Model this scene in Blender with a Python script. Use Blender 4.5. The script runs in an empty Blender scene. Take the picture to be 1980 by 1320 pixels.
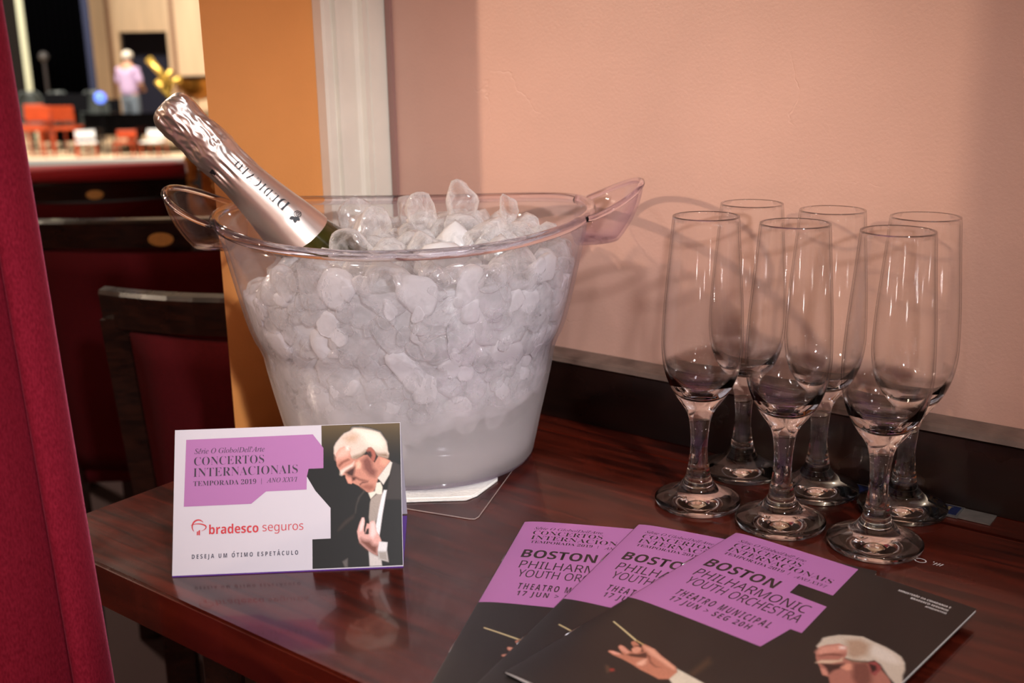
import bpy, bmesh, math, random
import numpy as np
from mathutils import Vector, Matrix, noise

scene = bpy.context.scene
COL = scene.collection
PI = math.pi
TT = 0.78                       # table top height above the box floor

# ------------------------------------------------------------------ camera
cam_d = bpy.data.cameras.new('camera')
cam_d.sensor_width = 36.0
cam_d.lens = 2102.57 / 1980 * 36.0
cam_d.clip_start = 0.02
cam_d.clip_end = 100
cam_d.dof.use_dof = True
cam_d.dof.focus_distance = 0.70
cam_d.dof.aperture_fstop = 8.0
cam = bpy.data.objects.new('camera', cam_d)
COL.objects.link(cam)
PITCH, ROLL = 0.260472, -0.0161167
cam.matrix_world = (Matrix.Translation((0, 0, TT + 0.29855)) @ Matrix.Rotation(PI / 2 - PITCH, 4, 'X')
                    @ Matrix.Rotation(-ROLL * -1, 4, 'Z'))
scene.camera = cam

# ------------------------------------------------------------------ light
scene.view_settings.view_transform = 'Standard'
scene.view_settings.look = 'None'
scene.view_settings.gamma = 1.0
scene.view_settings.use_curve_mapping = False
scene.view_settings.exposure = 0.0
scene.cycles.max_bounces = 12
scene.cycles.transmission_bounces = 10
scene.cycles.transparent_max_bounces = 18
scene.cycles.glossy_bounces = 4
scene.cycles.diffuse_bounces = 3
scene.cycles.sample_clamp_indirect = 40.0
scene.cycles.caustics_reflective = False
scene.cycles.caustics_refractive = False
scene.cycles.blur_glossy = 0.3
scene.cycles.adaptive_threshold = 0.05

def lin(c):
    return tuple(((x / 255) / 12.92 if x / 255 <= 0.04045 else ((x / 255 + 0.055) / 1.055) ** 2.4) for x in c)

world = bpy.data.worlds.new('room_ambience')
scene.world = world
world.use_nodes = True
bgn = world.node_tree.nodes['Background']
bgn.inputs[0].default_value = (1.0, 0.72, 0.55, 1)
bgn.inputs[1].default_value = 0.03

def aim(o, target):
    o.rotation_euler = (Vector(target) - o.location).to_track_quat('-Z', 'Y').to_euler()

def area_light(name, loc, target, size, power, color):
    l = bpy.data.lights.new(name, 'AREA')
    l.shape = 'DISK'
    l.size = size
    l.energy = power
    l.color = color
    o = bpy.data.objects.new(name, l)
    o.location = loc
    aim(o, target)
    COL.objects.link(o)
    return o

def spot_light(name, loc, target, radius, power, color, angle, blend):
    l = bpy.data.lights.new(name, 'SPOT')
    l.shadow_soft_size = radius
    l.energy = power
    l.color = color
    l.spot_size = math.radians(angle)
    l.spot_blend = blend
    o = bpy.data.objects.new(name, l)
    o.location = loc
    aim(o, target)
    COL.objects.link(o)
    return o

# warm lamp in the box, to the left; its light is cut by the edge of the orange pier
key = spot_light('warm_wall_lamp', (-1.95, 0.205, TT + 1.05), (0.00, 0.88, TT + 0.20), 0.03, 92, (1.0, 0.78, 0.58), 26, 1.0)
# small ceiling and rail spots above and behind the viewer, all turned on the table
c1 = spot_light('cool_ceiling_spot', (0.50, -0.15, TT + 1.75), (0.05, 0.70, TT), 0.05, 34, (0.90, 0.94, 1.0), 42, 1.0)
c2 = spot_light('cool_ceiling_spot', (0.62, -1.05, TT + 0.95), (-0.02, 0.74, TT + 0.11), 0.05, 152, (0.97, 0.97, 1.0), 22, 1.0)
spot_light('cool_ceiling_spot', (-0.9, -1.3, TT + 1.9), (-0.1, 0.66, TT), 0.05, 24, (0.92, 0.95, 1.0), 30, 1.0)
def bulb(name, loc, power, color, radius=0.022):
    l = bpy.data.lights.new(name, 'POINT')
    l.energy = power; l.color = color; l.shadow_soft_size = radius
    o = bpy.data.objects.new(name, l); o.location = loc
    COL.objects.link(o)
# unseen bulbs added for glass glints: a ring behind the viewer, and low ones
for k in range(8):
    a = 2 * PI * k / 8 + 0.2
    bulb('ring_glint_bulb', (-0.85 + 0.30 * math.cos(a), -0.95 + 0.30 * math.sin(a), TT + 1.45 + 0.07 * (k % 2)), 0.9, (1.0, 0.84, 0.66))
for x, y, z in ((-0.75, -1.45, 0.62), (-0.55, -1.55, 0.34), (0.25, -1.60, 0.55), (0.48, -1.55, 0.30), (0.95, -1.10, 0.42), (1.05, -0.85, 0.20), (0.02, -1.7, 0.95),
                (-1.0, -1.0, 0.09), (-0.62, -1.25, 0.03), (-0.25, -1.5, 0.06), (0.36, -1.4, 0.10), (0.80, -1.1, 0.02), (1.25, -0.45, 0.07)):
    bulb('low_glint_bulb', (x, y, TT + z), 1.3, (1.0, 0.96, 0.93), 0.020)

# light coming in from the hall through the doorway, behind the curtain edge
area_light('hall_light', (-2.6, 1.2, TT + 1.5), (-0.2, 0.72, TT), 0.30, 10.0, (1.0, 0.80, 0.60))
area_light('auditorium_fill', (-3.2, 4.6, TT + 3.4), (-0.6, 1.6, TT), 0.4, 230, (1.0, 0.82, 0.66))  # unseen fill light added for the chair tops and red pad
# stage lamps far off, above the orchestra chairs
for sx in (-9.2, -6.6, -4.0):
    area_light('stage_lamp', (sx, 15.0, 6.0), (sx + 0.3, 19.5, -0.2), 0.8, 480, (1.0, 0.90, 0.76))

# ------------------------------------------------------------------ helpers
def new_mat(name):
    m = bpy.data.materials.new(name)
    m.use_nodes = True
    nt = m.node_tree
    return m, nt, nt.nodes['Principled BSDF'], nt.nodes['Material Output']

def mat(name, rgb, rough=0.5, metal=0.0, spec=0.5, coat=0.0, noise_amt=0.0, noise_scale=40, bump=0.0, bump_scale=200,
        sheen=0.0, stretch=(1, 1, 1), coat_rough=0.05):
    m, nt, b, out = new_mat(name)
    col = lin(rgb)
    b.inputs['Roughness'].default_value = rough
    b.inputs['Metallic'].default_value = metal
    b.inputs['Specular IOR Level'].default_value = spec
    b.inputs['Coat Weight'].default_value = coat
    b.inputs['Coat Roughness'].default_value = coat_rough
    if sheen:
        b.inputs['Sheen Weight'].default_value = sheen
        b.inputs['Sheen Roughness'].default_value = 0.35
    tc = nt.nodes.new('ShaderNodeTexCoord')
    mp = nt.nodes.new('ShaderNodeMapping')
    mp.inputs['Scale'].default_value = stretch
    nt.links.new(tc.outputs['Object'], mp.inputs[0])
    n = nt.nodes.new('ShaderNodeTexNoise')
    n.inputs['Scale'].default_value = noise_scale
    n.inputs['Detail'].default_value = 6
    nt.links.new(mp.outputs[0], n.inputs['Vector'])
    r = nt.nodes.new('ShaderNodeValToRGB')
    k = noise_amt
    r.color_ramp.elements[0].position = 0.3
    r.color_ramp.elements[1].position = 0.7
    r.color_ramp.elements[0].color = tuple(c * (1 - k) for c in col) + (1,)
    r.color_ramp.elements[1].color = tuple(min(1, c * (1 + k)) for c in col) + (1,)
    nt.links.new(n.outputs['Fac'], r.inputs[0])
    nt.links.new(r.outputs[0], b.inputs['Base Color'])
    if bump:
        n2 = nt.nodes.new('ShaderNodeTexNoise')
        n2.inputs['Scale'].default_value = bump_scale
        n2.inputs['Detail'].default_value = 5
        nt.links.new(mp.outputs[0], n2.inputs['Vector'])
        bp = nt.nodes.new('ShaderNodeBump')
        bp.inputs['Strength'].default_value = bump
        bp.inputs['Distance'].default_value = 0.002
        nt.links.new(n2.outputs['Fac'], bp.inputs['Height'])
        nt.links.new(bp.outputs[0], b.inputs['Normal'])
    return m

def link_mesh(name, me, mats, parent=None, smooth=False, loc=None):
    if not isinstance(mats, (list, tuple)):
        mats = [mats]
    for m in mats:
        me.materials.append(m)
    if smooth:
        for p in me.polygons:
            p.use_smooth = True
    o = bpy.data.objects.new(name, me)
    COL.objects.link(o)
    if parent:
        o.parent = parent
    if loc is not None:
        o.location = loc
    return o

def bm_obj(name, bm, mats, parent=None, smooth=False, loc=None, normals=True):
    if normals:
        bmesh.ops.recalc_face_normals(bm, faces=bm.faces)
    me = bpy.data.meshes.new(name)
    bm.to_mesh(me)
    bm.free()
    return link_mesh(name, me, mats, parent, smooth, loc)

def thing(name, label, cat, loc=(0, 0, 0), rot=(0, 0, 0), group=None):
    o = bpy.data.objects.new(name, None)
    o.empty_display_size = 0.02
    COL.objects.link(o)
    o.location = loc
    o.rotation_euler = rot
    o['label'] = label
    o['category'] = cat
    if group:
        o['group'] = group
    return o

def tag(o, label, cat, group=None, kind=None):
    o['label'] = label
    o['category'] = cat
    if group:
        o['group'] = group
    if kind:
        o['kind'] = kind
    return o

def structure(o, label=None, cat=None):
    o['kind'] = 'structure'
    if label:
        o['label'] = label
        o['category'] = cat
    return o

def copy_tree(src, **kw):
    def rec(o, par):
        c = o.copy()
        COL.objects.link(c)
        if par:
            c.parent = par
        for ch in [x for x in list(o.children)]:
            rec(ch, c)
        return c
    return rec(src, None)

def box(bm, c, s, R=None, bevel=0.0, mi=0):
    """box centred at c with size s; optional rotation matrix R"""
    r = bmesh.ops.create_cube(bm, size=1.0)
    vs = r['verts']
    for v in vs:
        v.co = Vector((v.co.x * s[0], v.co.y * s[1], v.co.z * s[2]))
    if bevel > 0:
        es = list({e for v in vs for e in v.link_edges})
        rb = bmesh.ops.bevel(bm, geom=es, offset=bevel, segments=2, profile=0.6, affect='EDGES')
        vs = list({v for f in rb['faces'] for v in f.verts} | {v for v in vs if v.is_valid})
    M = Matrix.Translation(c) @ (R.to_4x4() if R else Matrix.Identity(4))
    for v in vs:
        v.co = M @ v.co
    for f in {f for v in vs for f in v.link_faces}:
        f.material_index = mi
    return vs

def catmull(pts, n):
    out = []
    P = [Vector(p) for p in pts]
    for i in range(len(P) - 1):
        p0 = P[max(i - 1, 0)]; p1 = P[i]; p2 = P[i + 1]; p3 = P[min(i + 2, len(P) - 1)]
        for k in range(n):
            t = k / n
            out.append(0.5 * ((2 * p1) + (-p0 + p2) * t + (2 * p0 - 5 * p1 + 4 * p2 - p3) * t * t + (-p0 + 3 * p1 - 3 * p2 + p3) * t ** 3))
    out.append(P[-1])
    return out

def lathe(bm, prof, seg=64, mi=0):
    """prof: list of (r,z); rings about z, poles where r==0"""
    rings = []
    for r, z in prof:
        if r < 1e-6:
            rings.append([bm.verts.new((0, 0, z))])
        else:
            rings.append([bm.verts.new((r * math.cos(2 * PI * k / seg), r * math.sin(2 * PI * k / seg), z)) for k in range(seg)])
    for a, b in zip(rings[:-1], rings[1:]):
        for k in range(seg):
            k2 = (k + 1) % seg
            if len(a) == 1 and len(b) == 1:
                continue
            if len(a) == 1:
                f = bm.faces.new((a[0], b[k2], b[k]))
            elif len(b) == 1:
                f = bm.faces.new((a[k], a[k2], b[0]))
            else:
                f = bm.faces.new((a[k], a[k2], b[k2], b[k]))
            f.material_index = mi
    return rings

def tube(bm, pts, rad, seg=10, closed=False, mi=0, flat=1.0):
    P = [Vector(p) for p in pts]
    n = len(P)
    rads = rad if isinstance(rad, (list, tuple)) else [rad] * n
    rings = []
    up = Vector((0, 0, 1))
    for i in range(n):
        if closed:
            t = (P[(i + 1) % n] - P[i - 1]).normalized()
        else:
            t = (P[min(i + 1, n - 1)] - P[max(i - 1, 0)]).normalized()
        a = t.cross(up)
        if a.length < 1e-3:
            a = t.cross(Vector((0, 1, 0)))
        a.normalize()
        b = a.cross(t)
        rings.append([bm.verts.new(P[i] + rads[i] * (a * math.cos(2 * PI * k / seg) + b * math.sin(2 * PI * k / seg) * flat)) for k in range(seg)])
    m = n if closed else n - 1
    for i in range(m):
        A, B = rings[i], rings[(i + 1) % n]
        for k in range(seg):
            f = bm.faces.new((A[k], A[(k + 1) % seg], B[(k + 1) % seg], B[k]))
            f.material_index = mi
    if not closed:
        for A in (rings[0], rings[-1]):
            f = bm.faces.new(A)
            f.material_index = mi
    return rings

def prism(bm, poly, z0, z1, mi=0):
    """poly in xy extruded from z0 to z1"""
    a = [bm.verts.new((x, y, z0)) for x, y in poly]
    b = [bm.verts.new((x, y, z1)) for x, y in poly]
    n = len(poly)
    fs = [bm.faces.new(a[::-1]), bm.faces.new(b)]
    for i in range(n):
        fs.append(bm.faces.new((a[i], a[(i + 1) % n], b[(i + 1) % n], b[i])))
    for f in fs:
        f.material_index = mi
    return a + b

# ---- printed lettering -------------------------------------------------
def serif_it(s):
    o = ''
    for c in s:
        if 'A' <= c <= 'Z': o += chr(0x1D434 + ord(c) - 65)
        elif c == 'h': o += '\u210e'
        elif 'a' <= c <= 'z': o += chr(0x1D44E + ord(c) - 97)
        else: o += c
    return o
def _map(s, U, l, d):
    o = ''
    for c in s:
        if 'A' <= c <= 'Z': o += chr(U + ord(c) - 65)
        elif 'a' <= c <= 'z': o += chr(l + ord(c) - 97)
        elif '0' <= c <= '9' and d: o += chr(d + ord(c) - 48)
        else: o += c
    return o
def serif_b(s): return _map(s, 0x1D400, 0x1D41A, 0x1D7CE)
def sans_b(s): return _map(s, 0x1D5D4, 0x1D5EE, 0x1D7EC)
def sans_r(s): return _map(s, 0x1D5A0, 0x1D5BA, 0x1D7E2)

def glyph_mesh(s, offset=0.0, shear=0.0, spacing=1.0):
    cu = bpy.data.curves.new('lettering', 'FONT')
    cu.body = s
    cu.offset = offset
    cu.shear = shear
    cu.space_character = spacing
    cu.resolution_u = 4
    o = bpy.data.objects.new('lettering', cu)
    COL.objects.link(o)
    dg = bpy.context.evaluated_depsgraph_get()
    dg.update()
    me = bpy.data.meshes.new_from_object(o.evaluated_get(dg))
    V = np.array([v.co[:] for v in me.vertices])
    F = [tuple(p.vertices) for p in me.polygons]
    bpy.data.objects.remove(o)
    bpy.data.curves.remove(cu)
    bpy.data.meshes.remove(me)
    return V, F

def fit_text(bm, s, bbox, place, mi, offset=0.0, shear=0.0, spacing=1.0, slant=0.0):
    """bbox (u0,v_top,u1,v_base) in print units, place(u,v)->3D"""
    V, F = glyph_mesh(s, offset, shear, spacing)
    x0, x1 = V[:, 0].min(), V[:, 0].max()
    y0, y1 = V[:, 1].min(), V[:, 1].max()
    u0, vt, u1, vb = bbox
    vs = [bm.verts.new(place(u0 + (x - x0) / (x1 - x0) * (u1 - u0), vb - (y - y0) / (y1 - y0) * (vb - vt))) for x, y, _ in V]
    for f in F:
        try:
            fc = bm.faces.new([vs[i] for i in f])
            fc.material_index = mi
        except ValueError:
            pass

def flat_poly(bm, pts, place, mi):
    vs = [bm.verts.new(place(u, v)) for u, v in pts]
    f = bm.faces.new(vs)
    f.material_index = mi
    return f

def ribbon(bm, pts, widths, place, mi):
    P = [Vector((u, v)) for u, v in pts]
    L, R = [], []
    for i, p in enumerate(P):
        t = (P[min(i + 1, len(P) - 1)] - P[max(i - 1, 0)]).normalized()
        n = Vector((-t.y, t.x)) * widths[i] / 2
        L.append(bm.verts.new(place(*(p + n))))
        R.append(bm.verts.new(place(*(p - n))))
    for i in range(len(P) - 1):
        f = bm.faces.new((L[i], L[i + 1], R[i + 1], R[i]))
        f.material_index = mi

# ---- printed photographs: ink colour per vertex ------------------------
def inside_soft(X, Y, poly, soft):
    P = np.array(poly, float)
    n = len(P)
    ins = np.zeros(X.shape, bool)
    d2 = np.full(X.shape, 1e9)
    for i in range(n):
        x1, y1 = P[i]
        x2, y2 = P[(i + 1) % n]
        if y1 != y2:
            c = ((y1 > Y) != (y2 > Y)) & (X < (x2 - x1) * (Y - y1) / (y2 - y1) + x1)
            ins ^= c
        ex, ey = x2 - x1, y2 - y1
        t = np.clip(((X - x1) * ex + (Y - y1) * ey) / max(ex * ex + ey * ey, 1e-9), 0, 1)
        d2 = np.minimum(d2, (X - x1 - t * ex) ** 2 + (Y - y1 - t * ey) ** 2)
    sd = np.sqrt(d2) * np.where(ins, 1, -1)
    return np.clip(sd / max(soft, 1e-3) * 0.5 + 0.5, 0, 1)

def ink_grid(bm_place, u0, u1, v0, v1, step, layers, base, mi_name):
    nu = int(round((u1 - u0) / step)) + 1
    nv = int(round((v1 - v0) / step)) + 1
    U, V = np.meshgrid(np.linspace(u0, u1, nu), np.linspace(v0, v1, nv))
    img = np.zeros(U.shape + (3,))
    img[:] = lin(base)
    rng = np.random.RandomState(5)
    jx = rng.normal(0, 1, U.shape)
    for c, soft, poly in layers:
        P = np.array(poly)
        x0, y0 = P.min(0) - 3
        x1, y1 = P.max(0) + 3
        i0, i1 = np.searchsorted(U[0], [x0, x1])
        j0, j1 = np.searchsorted(V[:, 0], [y0, y1])
        if i1 <= i0 or j1 <= j0:
            continue
        a = inside_soft(U[j0:j1, i0:i1], V[j0:j1, i0:i1], poly, soft)[..., None]
        img[j0:j1, i0:i1] = img[j0:j1, i0:i1] * (1 - a) + np.array(lin(c)) * a
    lum = img.mean(-1, keepdims=True)
    img = img * (1 + 0.05 * jx[..., None] * (lum > 0.05))
    img = np.clip(img, 0.004, 1)
    pts = [bm_place(u, v) for u, v in zip(U.ravel(), V.ravel())]
    idx = np.arange(nu * nv).reshape(nv, nu)
    faces = np.stack([idx[:-1, :-1], idx[1:, :-1], idx[1:, 1:], idx[:-1, 1:]], -1).reshape(-1, 4)
    return pts, faces, img.reshape(-1, 3)

def ink_material(name, rough, coat=0.0):
    m, nt, b, out = new_mat(name)
    a = nt.nodes.new('ShaderNodeAttribute')
    a.attribute_name = 'print_ink'
    nt.links.new(a.outputs['Color'], b.inputs['Base Color'])
    b.inputs['Roughness'].default_value = rough
    b.inputs['Coat Weight'].default_value = coat
    b.inputs['Coat Roughness'].default_value = 0.25
    b.inputs['Specular IOR Level'].default_value = 0.3
    return m
CARD_PHOTO = [
((215,195,180),0.5,[(97.4,19.6),(96.2,17.8),(96.2,13.8),(97.4,11.3),(100.0,8.1),(102.5,5.6),(105.5,4.4),(108.8,2.6),(112.8,3.1),(116.8,3.8),(121.2,4.8),(124.1,6.0),(126.3,8.8),(127.7,11.0),(128.7,14.0),(129.0,17.3),(129.7,19.1),(128.9,21.6),(125.6,20.8),(123.0,20.0),(121.3,17.8),(119.5,15.2),(117.3,14.7),(115.4,17.2),(112.8,19.3),(110.3,20.7),(108.4,21.8),(106.6,21.0),(105.6,18.0),(103.5,15.1),(99.8,15.0),(97.6,17.8)]),
((238,222,205),2,[(108.1,3.2),(112.8,3.3),(118.3,4.5),(123.8,6.5),(127.3,12.1),(125.4,15.7),(119.9,14.4),(116.3,12.5),(112.7,6.9)]),
((200,165,140),2,[(102.1,8.5),(107.3,6.1),(110.9,7.3),(109.4,10.9),(105.0,11.5)]),
((195,132,112),0.35,[(97.6,17.8),(99.8,14.6),(103.5,13.3),(106.4,15.2),(106.0,18.0),(107.0,21.0),(109.9,21.4),(114.3,19.4),(116.5,19.4),(119.0,22.1),(120.8,24.3),(123.4,20.0),(127.0,21.6),(130.3,23.5),(128.4,26.0),(123.1,33.0),(121.9,36.6),(120.9,39.8),(119.6,42.0),(117.8,42.5),(115.6,41.7),(113.2,39.5),(111.0,38.0),(107.4,36.1),(106.4,36.6),(104.6,36.0),(103.4,33.1),(102.8,31.0),(101.0,31.2),(99.6,28.3),(97.9,25.4),(97.4,22.1)]),
((150,125,105),1,[(106.6,20.2),(109.2,19.2),(112.5,18.2),(115.5,16.1),(114.3,18.6),(110.6,21.1),(108.4,21.8)]),
((140,112,92),1,[(121.3,17.8),(123.8,18.6),(128.2,18.7),(129.3,20.2),(128.9,21.6),(125.6,20.8),(123.0,20.0)]),
((235,178,160),2,[(97.6,17.8),(100.6,14.3),(104.2,13.3),(106.4,15.9),(104.8,19.5),(100.5,20.8),(97.9,21.1)]),
((250,225,215),1,[(103.5,13.6),(105.0,13.7),(105.3,15.8),(103.8,15.8)]),
((225,205,190),0.8,[(100.0,28.3),(102.9,26.6),(106.9,24.6),(108.4,23.2),(107.6,26.1),(103.2,28.4),(100.7,31.2),(99.8,30.8)]),
((120,65,50),0.8,[(98.6,25.1),(100.8,23.0),(104.8,21.3),(105.5,22.0),(101.9,23.7),(99.3,26.2)]),
((65,33,28),1,[(102.9,29.5),(106.2,27.4),(109.1,26.1),(108.3,30.4),(107.5,32.5),(104.6,31.4)]),
((235,178,152),0.9,[(109.5,24.0),(111.3,22.6),(112.7,24.8),(112.0,27.3),(109.8,27.6)]),
((125,72,62),1.5,[(113.2,22.6),(116.5,19.8),(119.0,22.8),(120.0,27.2),(122.1,29.4),(120.9,33.0),(117.7,32.1),(114.1,28.1)]),
((110,62,52),0.8,[(108.2,31.8),(111.8,33.7),(116.9,35.3),(116.5,36.0),(111.8,34.8),(107.9,32.9)]),
((222,150,128),0.6,[(103.2,32.4),(106.0,33.6),(106.9,35.0),(106.4,36.4),(104.6,36.0)]),
((80,40,32),0.6,[(106.8,32.5),(109.3,32.9),(108.9,34.4),(107.1,35.0)]),
((85,42,38),0.5,[(111.4,37.0),(113.2,35.6),(116.1,36.0),(115.0,36.4),(112.9,36.6),(111.8,38.0)]),
((150,92,76),1.2,[(112.1,38.4),(115.8,37.1),(119.4,37.6),(120.4,39.8),(117.5,41.4),(113.9,39.9)]),
((220,155,130),1,[(124.5,21.9),(127.4,22.3),(129.9,23.8),(127.3,26.6),(124.4,25.1)]),
((165,92,76),0.4,[(115.8,16.9),(117.0,15.1),(118.8,14.6),(120.9,17.0),(121.6,20.0),(120.8,22.8),(119.7,23.9),(118.6,21.3),(118.0,18.8)]),
((55,28,24),0.6,[(116.6,16.9),(118.7,17.3),(119.4,19.9),(118.6,21.3),(117.2,19.1)]),
((215,206,196),0.35,[(130.4,23.8),(131.7,24.6),(129.7,31.8),(125.9,37.8),(124.5,35.9),(122.5,33.7)]),
((225,214,198),0.4,[(121.8,36.6),(124.1,36.3),(125.3,39.2),(125.0,43.5),(123.2,44.1),(121.4,43.0),(118.1,46.1),(116.7,42.5),(120.7,41.6)]),
((50,44,42),0.6,[(131.9,23.9),(136.1,26.2),(137.0,31.3),(136.7,47.1),(126.9,46.8),(128.8,38.2)]),
((160,146,136),0.4,[(118.2,46.4),(121.8,43.4),(124.8,43.6),(125.5,47.0),(123.4,52.6),(121.8,57.5),(120.6,60.8),(119.1,59.2),(117.1,61.4),(116.8,56.9),(117.6,48.6)]),
((60,54,50),0.5,[(114.1,40.9),(110.5,45.0),(108.9,50.6),(108.4,54.4),(109.0,54.4),(109.7,49.9),(111.7,45.0),(114.8,41.3)]),
((52,42,37),1,[(99.9,61.6),(102.6,58.7),(108.0,55.1),(107.6,57.0),(102.6,60.9),(99.5,63.8),(98.0,64.5)]),
((232,226,226),0.35,[(126.2,41.1),(127.9,41.2),(126.7,47.0),(124.9,56.4),(123.5,65.4),(122.9,68.4),(121.2,65.7),(120.9,62.3),(122.7,53.7),(124.8,44.7)]),
((200,190,185),0.4,[(116.4,77.1),(119.4,79.1),(121.8,80.3),(123.9,82.6),(124.2,86.1),(116.9,86.2)]),
((90,84,80),0.6,[(100.7,82.8),(103.8,81.0),(103.7,86.2),(102.0,86.1)]),
((220,165,154),0.35,[(109.6,65.3),(110.6,62.0),(111.4,59.7),(112.6,57.3),(113.8,57.2),(114.3,59.1),(113.8,62.1),(113.6,65.0),(114.3,67.0),(114.8,63.6),(115.6,60.8),(116.9,61.0),(117.5,60.0),(118.9,59.2),(120.6,60.4),(120.7,63.8),(121.6,66.1),(123.1,68.8),(124.1,71.4),(122.6,74.0),(121.8,80.1),(119.4,79.1),(116.0,76.7),(113.0,74.0),(111.0,72.0),(110.2,69.4)]),
((115,66,52),1.5,[(111.6,69.5),(114.2,70.7),(117.3,71.2),(119.1,73.5),(122.0,74.3),(121.6,79.9),(119.0,78.7),(115.3,75.6),(111.5,72.1)]),
((40,24,20),0.4,[(114.3,67.0),(115.5,64.0),(116.7,63.7),(116.8,67.0),(115.8,67.4)]),
((245,212,206),0.7,[(111.4,62.0),(113.0,57.5),(113.7,57.6),(113.7,61.3),(112.4,65.0),(111.3,65.3)]),
((240,205,198),1,[(117.9,60.7),(119.8,59.7),(120.5,62.3),(121.2,66.8),(119.2,69.8),(117.3,68.2)]),
((222,217,216),0.35,[(122.8,71.8),(127.8,72.5),(127.2,77.5),(128.0,83.9),(122.4,82.2),(121.9,76.9)]),
((158,148,140),0.8,[(122.1,77.7),(127.2,77.9),(128.0,83.9),(122.4,82.2)])]
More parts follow.
